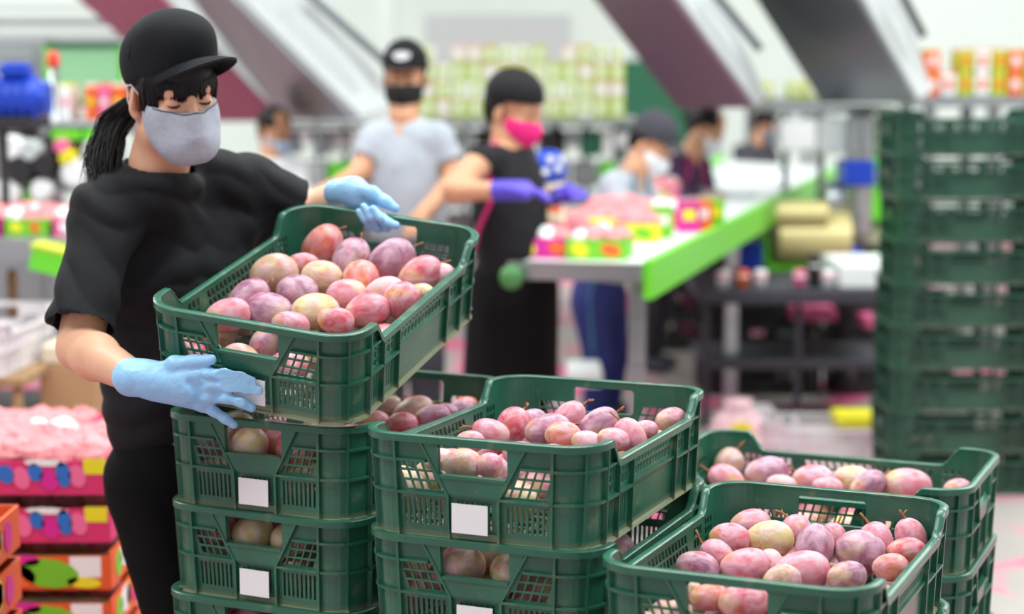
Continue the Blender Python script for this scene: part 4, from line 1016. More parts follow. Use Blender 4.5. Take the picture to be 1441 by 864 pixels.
def fbox(px0, py0, px1, py1, Y, D, b=None, inset=0):
    """solid whose front face covers that patch of the view at distance Y, D metres deep"""
    p = at(px0, (py0 + py1) / 2, Y); q = at(px1, (py0 + py1) / 2, Y); t = at((px0 + px1) / 2, py0, Y).z; u = at((px0 + px1) / 2, py1, Y).z
    b = b or MB(); b.box(((p.x + q.x) / 2, Y + D / 2, (t + u) / 2), (abs(q.x - p.x), D, abs(t - u)), bev=min(.01, abs(t - u) * .1)); return b
def thing1(name, label, cat, m, boxes, group=None, parent=None):
    b = MB()
    for x in boxes: fbox(*x, b=b)
    o = b.build(name, m, parent)
    return tag(o, label, cat, group) if parent is None else o
def legs(root, xs, ys, ztop, m=M_STEEL, w=.05, name='leg'):
    for x in xs:
        for y in ys:
            b = MB(); b.box((x, y, ztop / 2), (w, w, ztop)); b.build(name, m, root)

# --- inclined conveyor chutes under the roof
def chute(label, E1, E2, E3, E4, under, panel, rail=None, mr=M_STEELD):
    o = empty('inclined_chute', label=label, cat='chute')
    P = [[at(*E[0]), at(*E[1])] for E in (E1, E2, E3, E4)]
    def strip(nm, m, i, j, t=.02):
        a, b_, c, d = P[i][0], P[i][1], P[j][1], P[j][0]; n = (b_ - a).cross(d - a).normalized() * t
        q = MB(); q.prism([a, b_, c, d], n); q.build(nm, m, o)
    strip('underside', under, 0, 1); strip('side_panel', panel, 1, 2); strip('side_panel', panel, 0, 3); strip('belt', M_DK, 3, 2)
    q = MB(); q.prism([P[k][1] for k in range(4)], (P[0][0] - P[0][1]).normalized() * .02); q.build('end_plate', M_LG, o)
    if rail:
        q = MB(); a, b_ = at(*rail[0]), at(*rail[1]); q.tube([a, b_], .022, 6); q.build('guard_rail', mr, o)
    for s in (.12,):
        c = P[3][0].lerp(P[3][1], s); q = MB(); q.tube([c, V3(c.x, c.y, 6.2)], .02, 6); q.build('hanger_rod', M_STEEL, o)
M_UND = mat('brushed_chute_steel', (140, 144, 150), .38, metal=.9, var=.15, scale=1.2)
chute('grey steel chute sloping down behind the woman towards the man', ((262, -20, 9.5), (402, 165, 9.5)), ((318, -20, 8.7), (505, 165, 8.7)), ((448, -20, 8.9), (560, 150, 8.9)), ((400, -20, 9.7), (470, 150, 9.7)), M_UND, M_LG, ((432, -10, 8.75), (548, 92, 8.75)))
chute('maroon-sided chute sloping behind the worker\'s cap, leftmost', ((95, -20, 10.3), (305, 168, 10.3)), ((215, -20, 9.9), (398, 168, 9.9)), ((285, -20, 10.0), (420, 160, 10.0)), ((240, -20, 10.6), (340, 160, 10.6)), M_MAROON, M_LG)
chute('purple-tinted steel chute sloping above the conveyor table', ((828, -20, 9.6), (958, 150, 9.6)), ((940, -20, 8.7), (1062, 148, 8.7)), ((1005, -20, 8.9), (1075, 140, 8.9)), ((960, -20, 9.8), (1010, 140, 9.8)), M_PURP, M_LG, ((1005, -10, 8.75), (1070, 70, 8.75)))
chute('dark steel chute at the upper right, nearest the crate tower', ((1058, -20, 9.4), (1160, 142, 9.4)), ((1202, -20, 8.6), (1290, 142, 8.6)), ((1262, -20, 8.8), (1306, 130, 8.8)), ((1190, -20, 9.6), (1240, 140, 9.6)), M_UND, M_LG, ((1268, -10, 8.65), (1300, 52, 8.65)))
# --- back wall furniture
tag(fbox(534, -30, 557, 470, 16.5, .3).build('trim_1', M_WALL), kind='structure')
tag(thing1('notice_board', 'dark green board on the back wall behind the purple chute', 'board', M_DGRN, [(870, 85, 1000, 205, 18.92, .05)]))
thing1('wall_panel', 'large pale grey panel on the back wall between column and chute', 'panel', M_LG, [(600, 20, 800, 90, 18.96, .04)])
o = empty('roof_beam', label='pale horizontal pipes and beam at the top left', cat='beam')
for k, (y0, y1) in enumerate(((8, 14), (26, 36), (44, 56))): fbox(-120, y0, 190, y1, 12.0 + k * .3, .12).build('pipe', M_LG if k != 1 else M_GREY, o)
# --- racks of finished cartons
def rack(px0, px1, py, Y, label, n=3):
    o = empty('shelf_rack', label=label, cat='rack'); z = at(0, py, Y).z; x0, x1 = at(px0, py, Y).x, at(px1, py, Y).x
    b = MB(); b.box(((x0 + x1) / 2, Y + .3, z - .03), (x1 - x0, .7, .06)); b.build('shelf_board', M_GREY, o)
    for i in range(n):
        for yy in (Y, Y + .6):
            q = MB(); q.box((x0 + .04 + (x1 - x0 - .08) * i / (n - 1), yy, (z - .06) / 2), (.06, .05, z - .06)); q.build('upright', M_GREY, o)
    return z, x0, x1
def cartons(px0, px1, n, rows, z, Y, hgt, cols, label, group, tall=1.0):
    x0, x1 = at(px0, 100, Y).x, at(px1, 100, Y).x; w = (x1 - x0) / n
    proto = []
    for c in cols:
        q = MB(); q.box((0, 0, hgt * .46), (w * .9, .2, hgt * .92), bev=.006)
        q2 = MB(); q2.lathe([(w * .27, 0), (w * .27, .004)], 14, (0, -.1, hgt * .5), Matrix.Rotation(PI / 2, 4, 'X'))
        q3 = MB(); q3.box((0, 0, hgt * .95), (w * .8, .18, hgt * .08))
        proto.append((q.mesh('fruit_carton', c[0]), q2.mesh('round_print', c[1]), q3.mesh('lid', c[2])))
    for j in range(rows):
        for i in range(n):
            a = proto[(i * 7 + j * 3 + (i // 3)) % len(proto)]
            if j == rows - 1 and (i * 5 + 2) % 7 == 0: continue
            o = link('fruit_carton', a[0]); o.location = (x0 + w * (i + .5), Y + .12, z + j * hgt); tag(o, '%s, %s from left, %s row up' % (label, ORD[i], ORD[j]), 'carton', group); link('round_print', a[1], o); link('lid', a[2], o)
z, _, _ = rack(585, 885, 164, 12, 'long grey rack on the back wall carrying yellow-green cartons', 4)
cartons(590, 880, 13, 4, z, 12, .115, [(M_LIME, M_WHT, M_LIME), (M_WHT, M_LIME, M_LIME), (M_LIME, M_WHT, M_ORG), (M_CREAM, M_WHT, M_HPINK)], 'small yellow-green carton on long back rack', 'cartons on the long back rack')
z, _, _ = rack(1062, 1160, 138, 14.6, 'short rack with small lime cartons between the two right chutes', 2)
cartons(1070, 1152, 4, 1, z, 14.6, .125, [(M_LIME, M_WHT, M_YEL), (M_LIME, M_ORG, M_ORG)], 'small lime carton between right chutes', 'cartons between the right chutes')
z, _, _ = rack(1298, 1500, 135, 10, 'rack at the far right above the crate tower', 3)
cartons(1302, 1490, 8, 2, z, 10, .125, [(M_ORG, M_WHT, M_LIME), (M_WHT, M_ORG, M_ORG), (M_LIME, M_ORG, M_RED)], 'orange and lime carton on far right rack', 'cartons on the far right rack')
z, _, _ = rack(60, 175, 170, 8.4, 'shelf of bright cartons behind the worker\'s ponytail', 2)
cartons(78, 172, 5, 1, z, 8.4, .17, [(M_WHT, M_HPINK, M_YEL), (M_HPINK, M_WHT, M_ORG), (M_ORG, M_YEL, M_WHT)], 'bright carton on shelf behind ponytail', 'cartons behind the ponytail')
cartons(400, 450, 2, 1, at(0, 160, 10.2).z + .003, 10.2, .11, [(M_LIME, M_ORG, M_YEL)], 'lime carton at foot of left chute', 'cartons at the foot of the left chute')
thing1('side_table', 'narrow grey table holding two lime cartons by the left chute', 'table', M_GREY, [(395, 160, 455, 166, 10.2, .4), (400, 166, 404, 499, 10.25, .05), (446, 166, 450, 499, 10.25, .05)])
# --- long sorting machine across the back
o = empty('sorting_machine', label='long grey sorting machine with green and white panels across the back', cat='machine')
Y = 11.0
fbox(560, 168, 905, 176, Y, .9).build('top_rail', M_STEEL, o); fbox(395, 172, 560, 180, Y, .9).build('top_rail', M_STEEL, o)
rr = random.Random(12); x = 398
while x < 900:
    w = rr.choice((18, 24, 30)); m_ = rr.choice((M_WHT, M_LG, M_GREY, M_WHT, M_DGRN, M_STEEL, M_DK)); fbox(x, 184, x + w - 3, 208 + rr.uniform(-6, 16), Y + rr.uniform(0, .2), .3).build('tray', m_, o); x += w
x = 398
while x < 900:
    w = rr.choice((26, 38)); m_ = rr.choice((M_LG, M_GREY, M_GRN, M_DK, M_STEEL, M_WHT, M_BLUE)); fbox(x, 230, x + w - 5, 252 + rr.uniform(0, 22), Y + .1, .4).build('panel', m_, o); x += w
fbox(395, 282, 905, 292, Y + .1, .8).build('lower_rail', M_GREY, o)
for x in range(400, 905, 84): fbox(x, 176, x + 7, 473, Y + .5, .08).build('leg', M_GREY, o)
fbox(398, 300, 900, 372, Y + .75, .1).build('skirt_panel', M_LG, o)
# right part: machines behind the table
o = empty('grading_machine', label='grading machine with brass drum, green frame and blue motors behind the table', cat='machine')
Y = 9.2
fbox(1090, 150, 1260, 160, Y, .8).build('top_rail', M_GREY, o)
for x0, x1, y0, y1, m_ in ((1100, 1150, 168, 212, M_WHT), (1152, 1190, 166, 216, M_LG), (1232, 1258, 166, 196, M_WHT), (1232, 1262, 280, 296, M_WHT), (1210, 1262, 316, 345, M_CREAM)): fbox(x0, y0, x1, y1, Y, .3).build('cover_plate', m_, o)
def drum(px0, px1, py, r, Y_, m_, name='drum'):
    b = MB(); b.lathe([(r * .6, 0), (r, .02), (r, .98), (r * .6, 1)], 20); k = b.mesh(name, m_, 'auto'); a = at(px0, py, Y_); c = at(px1, py, Y_); d = link(name, k, o); d.location = a; d.rotation_euler = (0, PI / 2, 0); d.scale = (1, 1, (c - a).length); return d
drum(1090, 1195, 335, .13, Y, M_GOLD); drum(1085, 1165, 300, .06, Y - .1, M_GOLD); drum(1160, 1208, 282, .10, Y + .1, M_STEEL)
b = MB(); a = at(1210, 245, Y); b.lathe([(.07, -.3), (.075, -.28), (.075, .28), (.05, .3)], 18, a); b.build('steel_cylinder', M_STEEL, o, 'auto')
for x0, x1, y0, y1 in ((1040, 1074, 342, 388), (1182, 1212, 348, 380), (1188, 1232, 226, 262)): fbox(x0, y0, x1, y1, Y - .1, .25).build('motor', M_BLUE, o)
for x0, x1, y0, y1 in ((1072, 1200, 372, 388), (1072, 1084, 290, 388), (1206, 1262, 262, 312), (1242, 1252, 160, 400), (1205, 1262, 222, 236)): fbox(x0, y0, x1, y1, Y - .05, .2).build('green_frame', M_GRN, o)
for x in (1100, 1150, 1236): fbox(x, 160, x + 8, 528, Y + .5, .08).build('leg', M_GREY, o)
# --- conveyor table with green side board
TZ = .93
def tq(px, py): Yt = (CAM_H - TZ) / ((CAM_H - at(0, py, 1).z)); return at(px, py, Yt)
A0, A1, B1_, B0 = tq(728, 372), tq(905, 376), tq(1178, 236), tq(1020, 226)
o = empty('conveyor_table', label='long white conveyor table with green side board running away to the right', cat='table')
b = MB(); b.prism([A0, A1, B1_, B0], (0, 0, -.03)); b.build('belt_top', M_BELT, o)
def board(p, q, h0, h1, t, m_, nm):
    d = (q - p).normalized(); n = V3(d.y, -d.x, 0) * t; b = MB(); b.prism([p + up * h1, q + up * h1, q - up * h0, p - up * h0], n); return b.build(nm, m_, o)
board(A1, B1_, .105, .020, .03, M_GRN, 'side_board'); board(A0.lerp(B0, .42), B0, .05, .05, -.03, M_GRN, 'side_board')
board(A0.lerp(A1, -.06), A1, .045, .012, .04, M_STEEL, 'front_rail')
b = MB(); b.lathe([(.02, 0), (.038, .01), (.038, .08), (.02, .09)], 16, A0 + V3(-.02, -.02, -.035), Matrix.Rotation(PI / 2, 4, 'X')); b.build('end_roller', rgbm('dull_green', (70, 130, 70), .5), o, True)
for t_ in (.02, .34, .66, .97):
    for p, q, s in ((A1, B1_, -.04), (A0, B0, .06)):
        if t_ < .1 and s > 0: continue
        c = p.lerp(q, t_); b = MB(); b.box((c.x + s, c.y + .05, (TZ - .04) / 2), (.055, .055, TZ - .04)); b.build('leg', M_STEEL, o)
for t_ in (.3, .5, .7):
    c0, c1 = A0.lerp(B0, t_), A1.lerp(B1_, t_); b = MB(); b.tube([c0 + up * .03, c1 + up * .03 - V3(.1, 0, 0)], .012, 6); b.build('cross_bar', M_STEEL, o)
# cartons of tissue wrapped mangoes on it
wr = random.Random(5)
def blob_mesh(seed):
    r = random.Random(seed); b = MB(); nu, nv = 12, 8; V = []
    for i in range(nv + 1):
        for j in range(nu):
            th = PI * i / nv; ph = 2 * PI * j / nu; q = 1 + r.uniform(-.10, .12); V.append((q * math.sin(th) * math.cos(ph), q * math.sin(th) * math.sin(ph), q * math.cos(th)))
    Fq = [(i * nu + j, (i + 1) * nu + j, (i + 1) * nu + (j + 1) % nu, i * nu + (j + 1) % nu) for i in range(nv) for j in range(nu)]
    b.add(V, Fq); return b.mesh('wrapped_mango', M_PINK)
BLOB = [blob_mesh(i) for i in range(4)]
WHITEB = BLOB[0].copy(); WHITEB.materials[0] = M_WHT
def open_carton(c, rz, w, d, h, m_front, prints, label, group, cat='carton', n=(3, 2), wrapm=True, glabel='', ggroup='', name='printed_carton'):
    o = empty(name, c, rz, label, cat, group)
    for nm, bx_ in (('front_panel', ((0, -d / 2, h * .45), (w, .006, h * .9))), ('back_panel', ((0, d / 2, h * .5), (w, .006, h))), ('end_panel', ((-w / 2, 0, h * .5), (.006, d, h))), ('end_panel', ((w / 2, 0, h * .5), (.006, d, h))), ('base', ((0, 0, .004), (w, d, .008)))):
        q = MB(); q.box(*bx_); q.build(nm, m_front if nm != 'base' else M_KRAFT, o)
    for (u, v, pw, ph, pm, shp) in prints:
        q = MB()
        for y_, sgn in ((-d / 2 - .0035, -1),):
            if shp == 'r': q.box((u * w / 2, y_, v * h), (pw * w / 2, .002, ph * h))
            else: q.prism([(u * w / 2 + math.cos(a * PI / 6 + .2) * pw * w / 4, y_, v * h + math.sin(a * PI / 6) * ph * h / 2) for a in range(12)], (0, -.002, 0))
        q.build('print_patch', pm, o)
    if n:
        for i in range(n[0]):
            for j in range(n[1]):
                M_ = Matrix.Translation(c) @ Matrix.Rotation(rz, 4, 'Z'); p = M_ @ V3((i + .5) / n[0] * w * .9 - w * .45 + wr.uniform(-.01, .01), (j + .5) / n[1] * d * .9 - d * .45, h * .8 + wr.uniform(0, .02))
                if wrapm:
                    m_ = WHITEB if wr.random() < .13 else wr.choice(BLOB); k = link('wrapped_mango', m_); s = wr.uniform(.036, .045); k.scale = (s * 1.15, s, s * .95); k.rotation_euler = (wr.uniform(-.4, .4), 0, wr.uniform(0, 6)); k.location = p; tag(k, '%s, %s from left, %s from front' % (glabel, ORD[i], ORD[j]), 'mango', ggroup)
                else:
                    mango(p, .046, .037, (1, wr.uniform(-.5, .5), wr.uniform(-.2, .2)), wr.choice(['purple', 'red', 'purple']), '%s, %s from left, %s from front' % (glabel, ORD[i], ORD[j]), ggroup, stem=False)
    return o
dirT = (B1_ - A1).normalized(); rzT = math.atan2(dirT.x, dirT.y) * -1
cols = [(M_MAGP, M_YEL, M_ORG), (M_LIMG, M_YEL, M_ORG), (M_HPINK, M_WHT, M_LIMG), (M_YEL, M_MAGP, M_LIMG), (M_WHT, M_LIMG, M_HPINK)]
k = 0
names_c = ['nearest', 'second nearest', 'third', 'fourth', 'fifth']
for j in range(5):
    for i in range(2 if j < 3 else 1):
        c = A0.lerp(B0, .04 + j * .095).lerp(A1.lerp(B1_, .04 + j * .095), .12 + i * .42); a, b_, c_ = cols[k % 5]; k += 1
        open_carton((c.x, c.y + .05, TZ + .001), rzT * .6, .20, .26, .075, a, [(-.55, .45, .6, .7, b_, 'o'), (.5, .45, .7, .6, c_, 'o')], 'bright carton of pink wrapped mangoes, %s on the %s side of the table' % (names_c[j], 'green board' if i else 'far'), 'cartons on the conveyor table',
                    n=(3, 3), glabel='pink wrapped mango in %s %s-side carton on table' % (names_c[j], 'green' if i else 'far'), ggroup='tissue wrapped mangoes on the conveyor table')
# small upright cartons at the heap's right end
for k, (x, y, m_, t_) in enumerate(((968, 322, M_MAGP, 'magenta'), (985, 320, M_ORG, 'orange'), (1003, 318, M_LIMG, 'green'), (760, 352, M_LIME, 'lime'), (846, 352, M_YEL, 'yellow'), (930, 330, M_LIMG, 'leaf green'))):
    p = tq(x, y + 4); q = MB(); q.box((0, 0, .055), (.085, .10, .11), bev=.006); c = q.build('fruit_box', m_); c.location = (p.x, p.y, TZ + .001)
    q = MB(); q.box((0, -.052, .07), (.05, .004, .04)); q.build('print_patch', M_WHT if k % 2 else M_YEL, c); q = MB(); q.box((0, 0, .114), (.09, .105, .008)); q.build('lid', m_, c); tag(c, 'small upright %s fruit box on the conveyor table' % t_, 'box')
# blue spotted bag standing in a pale carton, held at the end of the table
p = at(772, 300, 6.95); o = empty('spotted_bag', (p.x, p.y, TZ), label='blue bag with white spots standing above a pale carton by the violet glove', cat='bag')
zt = at(0, 210, 6.95).z - TZ; zm = at(0, 256, 6.95).z - TZ
q = MB(); q.box((0, 0, zm / 2), (.12, .12, zm), bev=.01); c = q.build('carton', M_CREAM, o); q = MB(); q.lathe([(.030, 0), (.030, .003)], 14, (.02, -.0605, zm * .62), Matrix.Rotation(PI / 2, 4, 'X')); q.build('round_print', M_ORG, c)
q = MB(); hh = zt - zm; q.lathe([(.060, zm), (.070, zm + hh * .3), (.066, zm + hh * .7), (.040, zm + hh * .95), (.005, zt)], 18); bg = q.build('bag', M_NAVY if False else M_BLUE, o, True)
for a, zz in ((-100, .35), (-60, .45), (-130, .5), (-85, .72), (-45, .7)):
    r_ = .067; q = MB(); q.lathe([(.014, 0), (.014, .004)], 12, (r_ * math.cos(rad(a)), r_ * math.sin(rad(a)), zm + hh * zz), Matrix.Rotation(rad(a) + PI / 2, 4, 'Z') @ Matrix.Rotation(PI / 2, 4, 'X')); q.build('spot', M_WHT, bg)
# --- workbench at right and clutter below the table
o = empty('dark_workbench', label='dark grey workbench behind the table, cups and fruit along its edge', cat='bench'); Y = 8.0
fbox(985, 408, 1275, 428, Y, .7).build('bench_top', M_GREY if False else M_CHAR, o)
for x in (990, 1120, 1255): fbox(x, 428, x + 8, 608, Y + .05, .06).build('leg', M_CHAR, o)
fbox(990, 508, 1265, 520, Y + .05, .6).build('lower_shelf', M_CHAR, o)
tag(fbox(1182, 372, 1272, 407, 8.1, .5).build('white_case', M_WHT), 'white case on the right end of the dark workbench', 'case')
for k, (x, r_, m_, w_) in enumerate(((1019, .030, M_WHT, 'white cup, leftmost'), (1047, .028, M_ORG, 'orange cup'), (1072, .030, M_WHT, 'white cup, second from left'), (1128, .030, M_HPINK, 'pink cup'), (1148, .026, M_DK, 'tall dark bottle'), (1168, .030, M_WHT, 'white cup beside the white case'))):
    p = at(x, 408, 8.03); q = MB(); h = .16 if 'bottle' in w_ else .085; q.lathe([(r_ * .8, 0), (r_, h * .7), (r_, h * .9), (r_ * .5, h)], 14, (0, 0, 0)); c = q.build('cup' if 'cup' in w_ else 'bottle', m_, None, True); c.location = (p.x, p.y + .05, p.z)
    q = MB(); q.lathe([(r_ * 1.05, 0), (r_ * 1.05, .01)], 14, (0, 0, h * .62)); q.build('band', M_HPINK if m_ is M_WHT else M_WHT, c); tag(c, '%s on the dark workbench' % w_, 'cup' if 'cup' in w_ else 'bottle')
DKC = crate_material('dark_crate_plastic', (46, 50, 52), (30, 32, 34), (70, 66, 64)); DARK = make_crate_meshes(DKC, 'dark_')
for m_ in DARK.values(): m_.name = m_.name.replace('dark_', '')
for k, (px, Y, n, w_) in enumerate(((985, 10.3, 4, 'left'), (1075, 8.85, 4, 'middle'), (1160, 10.4, 5, 'rear'), (1264, 8.85, 3, 'right'))):
    for j in range(n):
        crate((at(px, 400, Y).x, Y, j * .16), rad(rr.uniform(-1, 1)), label='dark crate, %s from the floor in the %s stack under the workbench' % (ORD[j], w_), group='dark crates under the table', long_front=True, meshes=DARK)
for k, (x0, y0, x1, y1, Y, w_) in enumerate(((1116, 434, 1178, 452, 8.7, 'under the workbench'), (1216, 447, 1262, 462, 8.7, 'by the crate tower'), (866, 415, 936, 440, 11.5, 'beyond the table leg'), (960, 420, 984, 480, 10.4, 'beyond the dark crates'))):
    tag(fbox(x0, y0, x1, y1, Y, .25).build('pink_sheet', M_HPINK), 'hot pink folded sheet %s' % w_, 'sheet')
    if k < 4:
        e_ = bpy.data.objects[-1] if False else None
WCR = crate_material('white_crate_plastic', (236, 232, 236), (220, 214, 220), (205, 190, 196)); WHITE = make_crate_meshes(WCR, 'white_')
for m_ in WHITE.values(): m_.name = m_.name.replace('white_', '')
crate((at(1172, 645, 7.3).x, 7.3, at(0, 652, 7.3).z if at(0, 652, 7.3).z > 0 else 0), rad(2), label='white plastic crate on the floor behind the mango crates', long_front=True, meshes=WHITE)
tag(fbox(1180, 586, 1238, 602, 7.5, .2).build('yellow_tub', M_YEL), 'yellow tub standing in the white crate', 'tub')
tag(fbox(800, 522, 848, 545, 7.6, .3).build('white_tray', M_WHT), 'white tray on the floor behind the middle crate', 'tray')
p = at(1038, 600, 7.4); o = empty('gift_bag', (p.x, p.y, 0), label='pink and yellow printed bag on the floor behind the white crates', cat='bag')
q = MB(); q.lathe([(.08, 0), (.12, .04), (.125, .10), (.10, .17), (.05, .21), (.065, .24)], 14); q.build('sack', rgbm('pale_pink_film', (236, 190, 200), .3, var=.25, scale=14), o, True); q = MB(); q.lathe([(.05, 0), (.05, .004)], 12, (0, -.115, .12), Matrix.Rotation(PI / 2, 4, 'X')); q.build('print_patch', M_YEL, o); q = MB(); q.box((.05, -.115, .08), (.06, .01, .05)); q.build('print_patch', M_WHT, o)
# --- tower of empty green crates at the right
DG = crate_material('shaded_green_plastic', (36, 84, 66), (28, 68, 54), (80, 88, 72))  # plastic of a darker green than the crates in front
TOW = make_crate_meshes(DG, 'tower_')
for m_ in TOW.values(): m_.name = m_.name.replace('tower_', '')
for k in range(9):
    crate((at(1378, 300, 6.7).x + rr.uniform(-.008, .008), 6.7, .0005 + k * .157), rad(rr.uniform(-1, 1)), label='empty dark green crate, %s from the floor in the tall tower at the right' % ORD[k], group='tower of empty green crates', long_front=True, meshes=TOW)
# --- left side
o = empty('control_cabinet', label='grey control cabinet at the far left behind the blue motor', cat='cabinet')
fbox(-90, 56, 64, 176, 9.4, .6).build('body', M_GREY, o); fbox(-60, 70, 50, 160, 9.38, .03).build('door', M_LG if False else M_GREY, o); fbox(-80, 176, 60, 520, 9.5, .5).build('plinth', M_GREY, o)
o = empty('green_frame_screen', label='pale green screen in a bright green frame behind the ponytail', cat='screen'); Y = 9.0
for a in ((62, 58, 172, 66), (62, 144, 172, 150), (62, 58, 69, 150), (166, 58, 172, 150)): fbox(*a, Y, .05).build('frame', M_GRN if a[3] - a[1] > 20 else M_DGRN, o)
fbox(69, 66, 166, 144, Y + .02, .01).build('pane', rgbm('pale_green_film', (150, 206, 160), .3), o)
for x in (64, 168): fbox(x, 150, x + 4, 530, Y + .02, .04).build('post', M_GREY, o)
o = empty('signal_beacon', label='thin grey post with a red beacon lamp left of the woman', cat='lamp'); p = at(75, 95, 7.6)
q = MB(); q.tube([(p.x, p.y, 0), (p.x, p.y, p.z)], .018, 10); q.build('post', M_STEEL, o, True); q = MB(); q.lathe([(.02, 0), (.026, .01), (.026, .05), (.012, .066)], 14, p); q.build('beacon_lens', M_RED, o, True)
o = empty('blue_motor', label='blue electric motor on a black mount at the left edge', cat='motor'); p = at(18, 138, 6.6)
q = MB(); q.lathe([(.05, -.12), (.085, -.11), (.085, .08), (.06, .10), (.06, .13)], 18, p, Matrix.Rotation(PI / 2, 4, 'Y')); q.build('housing', M_BLUE, o, 'auto'); q = MB(); q.box(p + V3(.02, -.02, .10), (.1, .1, .05), bev=.01); q.build('terminal_box', M_BLUE, o)
for k in range(5):
    q = MB(); q.box(p + V3(-.09 + k * .036, -.082, 0), (.008, .012, .12)); q.build('cooling_fin', M_BLUE, o)
fbox(-30, 165, 42, 182, 6.5, .3).build('mount', M_DK, o); fbox(0, 182, 8, 345, 6.6, .06).build('post', M_DK, o)
o = empty('roller_machine', label='dark machine frame with white rollers and trays left of the woman', cat='machine'); Y = 7.4
for x0, y0, x1, y1, m_ in ((-40, 172, 190, 180, M_GREY), (-40, 262, 170, 270, M_GREY), (20, 185, 30, 290, M_DK), (112, 180, 122, 290, M_DK), (72, 182, 140, 198, M_GRN), (30, 225, 48, 285, M_GRN)): fbox(x0, y0, x1, y1, Y, .3).build('rail', m_, o)
for x, y, r_, m_ in ((14, 208, .05, M_WHT), (40, 212, .045, M_LG), (8, 270, .055, M_WHT), (56, 268, .045, M_WHT), (93, 222, .035, M_YEL), (104, 244, .06, M_WHT), (84, 206, .03, M_HPINK), (60, 232, .05, M_DK), (26, 240, .06, M_DK), (130, 214, .05, M_LG), (140, 250, .05, M_DK), (126, 282, .03, M_WHT)):
    q = MB(); q.lathe([(r_ * .8, 0), (r_, .02), (r_, .22), (r_ * .8, .24)], 16, at(x, y, Y - .06), Matrix.Rotation(-PI / 2, 4, 'X')); q.build('roller', m_, o, 'auto')
for x in (-20, 70, 160): fbox(x, 180, x + 8, 560, Y + .3, .06).build('leg', M_GREY, o)
o = empty('left_conveyor', label='steel conveyor table at the left edge heaped with wrapped fruit', cat='table'); Y = 6.3
zt = at(0, 336, Y).z; x0, x1 = at(-140, 336, Y).x, at(128, 336, Y).x
q = MB(); q.box(((x0 + x1) / 2, Y + .35, zt - .02), (x1 - x0, .7, .04)); q.build('table_top', M_STEEL, o); q = MB(); q.box(((x0 + x1) / 2, Y, zt - .04), (x1 - x0, .03, .07)); q.build('front_rail', M_STEEL, o)
for x in (x0 + .1, x1 - .05):
    for y in (Y + .05, Y + .62): q = MB(); q.box((x, y, (zt - .04) / 2), (.05, .05, zt - .04)); q.build('leg', M_STEEL, o)
q = MB(); q.box(((x0 + x1) / 2, Y + .35, .35), (x1 - x0 - .2, .55, .03)); q.build('lower_shelf', M_DK, o)
for k, px in enumerate((-20, 42, 104)):
    a, b_, c_ = cols[k]; p = at(px, 330, Y + .2); open_carton((p.x, p.y + .1, zt + .001), rad(rr.uniform(-8, 8)), .145, .3, .06, a, [(-.5, .45, .6, .6, b_, 'o'), (.4, .45, .5, .6, c_, 'o')], 'printed carton of wrapped mangoes, %s on the left steel conveyor' % ('leftmost', 'middle', 'rightmost')[k], 'cartons on the left conveyor', n=(3, 3),
                                                                          glabel='pink wrapped mango in %s carton on left conveyor' % ('leftmost', 'middle', 'rightmost')[k], ggroup='wrapped mangoes on the left conveyor')
c_ = at(76, 366, 6.18); q = MB(); q.box(c_, (.12, .16, .075), M=Matrix.Rotation(rad(14), 4, 'Y')); g_ = q.build('green_carton', M_GRN, o); g_['label'] = 'bright green tilted carton'; q = MB(); q.box(c_ + V3(0, 0, .042), (.125, .165, .012), M=Matrix.Rotation(rad(14), 4, 'Y')); q.build('tray_rim', M_LIME, g_)  # tilted green carton, joined to the conveyor as one of its parts
o = crate((at(-92, 420, 5.6).x, 5.6, at(0, 532, 5.6).z), rad(4), label='white slotted crate standing at the left edge', meshes=WHITE)[0]
tag(thing1('wooden_stand', 'low wooden stand under the white crate at the left edge', 'stand', M_BOARD, [(-230, 533, 35, 545, 5.6, .55)] ))
for x in (-220, 20): fbox(x, 545, x + 12, 823, 5.62, .05).build('leg', M_BOARD, bpy.data.objects['wooden_stand'])
tag(fbox(10, 380, 22, 520, 6.9, .06).build('wooden_post', M_BOARD), 'upright wooden post under the left conveyor', 'post')
tag(fbox(58, 486, 110, 512, 5.9, .4).build('cardboard_box', M_CREAM), 'flattened cream cardboard box left of the woman', 'box'); 
tag(fbox(58, 512, 140, 760, 5.9, .4).build('cardboard_box', M_KRAFT), 'tall brown cardboard box under the cream one', 'box')
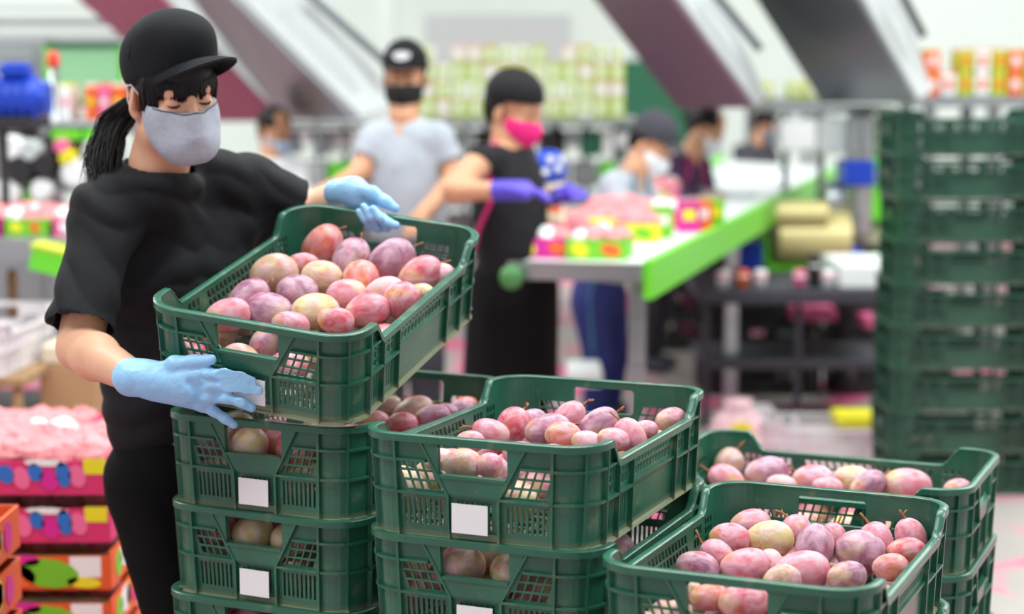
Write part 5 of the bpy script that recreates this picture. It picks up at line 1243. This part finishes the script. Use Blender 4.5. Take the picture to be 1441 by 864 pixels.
# --- stacks of printed mango cartons, lower left
Yb = 4.15; xr_ = at(152, 700, Yb).x; wB, dB = .40, .34
def big_carton(x, y, z, h, kind, label, top, short='carton'):
    P1 = [(-.7, .5, .36, .8, M_MAGP, 'r'), (-.38, .5, .24, .7, M_YEL, 'o'), (-.16, .55, .2, .5, M_BLUP, 'o'), (.02, .45, .2, .6, M_HPINK, 'o'), (.18, .6, .18, .5, M_BLUP, 'o'), (.34, .4, .22, .6, M_MAGP, 'o'), (.5, .55, .18, .7, M_BLUP, 'o'), (.66, .5, .2, .6, M_HPINK, 'o'), (.86, .75, .26, .4, M_YEL, 'r'), (.3, .85, .5, .18, M_WHT, 'o'), (-.9, .5, .18, .9, M_RED, 'r')]
    P2 = [(-.6, .5, .6, .8, M_LIMG, 'o'), (-.1, .4, .5, .7, M_ORG, 'o'), (.3, .45, .7, .8, M_LIMG, 'o'), (.05, .8, .3, .3, M_MAGP, 'o'), (.72, .62, .36, .55, M_WHT, 'r'), (.7, .2, .4, .3, M_YEL, 'o'), (-.85, .8, .2, .3, M_YEL, 'o')]
    o = open_carton((x, y, z), 0, wB, dB, h, rgbm('pinkred_carton_print', (216, 48, 110), .6) if kind == 1 else rgbm('orange_carton_print', (226, 92, 40), .6), P1 if kind == 1 else P2, label, 'printed mango cartons at the lower left', n=(6, 4) if top != 'none' else (5, 1), wrapm=(top == 'wrap'),
                    glabel='pink wrapped mango atop %s' % short if top == 'wrap' else 'dark mango in %s' % short, ggroup='wrapped mangoes in the top lower-left cartons' if top == 'wrap' else 'unwrapped mangoes in the lower-left cartons')
    for k, (v, s_, m_) in enumerate(((-.55, .5, M_LIMG), (.0, .35, M_YEL), (.45, .4, M_ORG if kind == 1 else M_MAGP), (-.15, .8, M_WHT if kind == 2 else M_LIMG))):
        q = MB(); q.prism([(wB / 2 + .0035, v * dB / 2 + math.cos(a * PI / 5) * s_ * dB / 5, h * (.5 + .1 * (k % 2)) + math.sin(a * PI / 5) * h * .36) for a in range(10)], (.002, 0, 0)); q.build('print_patch', m_, o)
    return o
zs = [at(0, 696, Yb).z - j * .112 for j in range(6)]
for j, z in enumerate(zs):
    if z < 0: break
    big_carton(xr_ - wB / 2, Yb + dB / 2, z, .088, 1 if j < 2 else 2, 'printed carton of mangoes, %s from the top of the lower-left stack' % ORD[j], 'wrap' if j == 0 else 'none', '%s lower-left carton' % ORD[j])
zf = zs[len([z for z in zs if z >= 0]) - 1]
tag(thing1('stand', 'low stand under the printed carton stack', 'stand', M_KRAFT, [])) if False else None
q = MB(); q.box((xr_ - wB / 2, Yb + dB / 2, zf / 2 - .001), (wB * .95, dB * .95, max(.01, zf - .004))); tag(q.build('low_stand', M_BOARD), 'low wooden stand beneath the printed carton stack', 'stand')
x2 = at(20, 800, 3.75).x
for j in range(5):
    z = at(0, 775, 3.75).z - j * .112
    if z < 0: break
    big_carton(x2 - wB / 2, 3.75 + dB / 2 - .3, z, .088, 2, 'orange printed carton, %s from the top of the nearest stack at the left edge' % ORD[j], 'none', '%s left-edge carton' % ORD[j])
x3 = at(128, 600, 4.9).x
for j in range(5):
    big_carton(x3 - wB / 2, 4.9, .52 - j * .12, .095, 1, 'red printed carton, %s from top of the stack behind the lower-left ones' % ORD[j], 'wrap' if j == 0 else 'none', '%s carton of rear stack' % ORD[j])
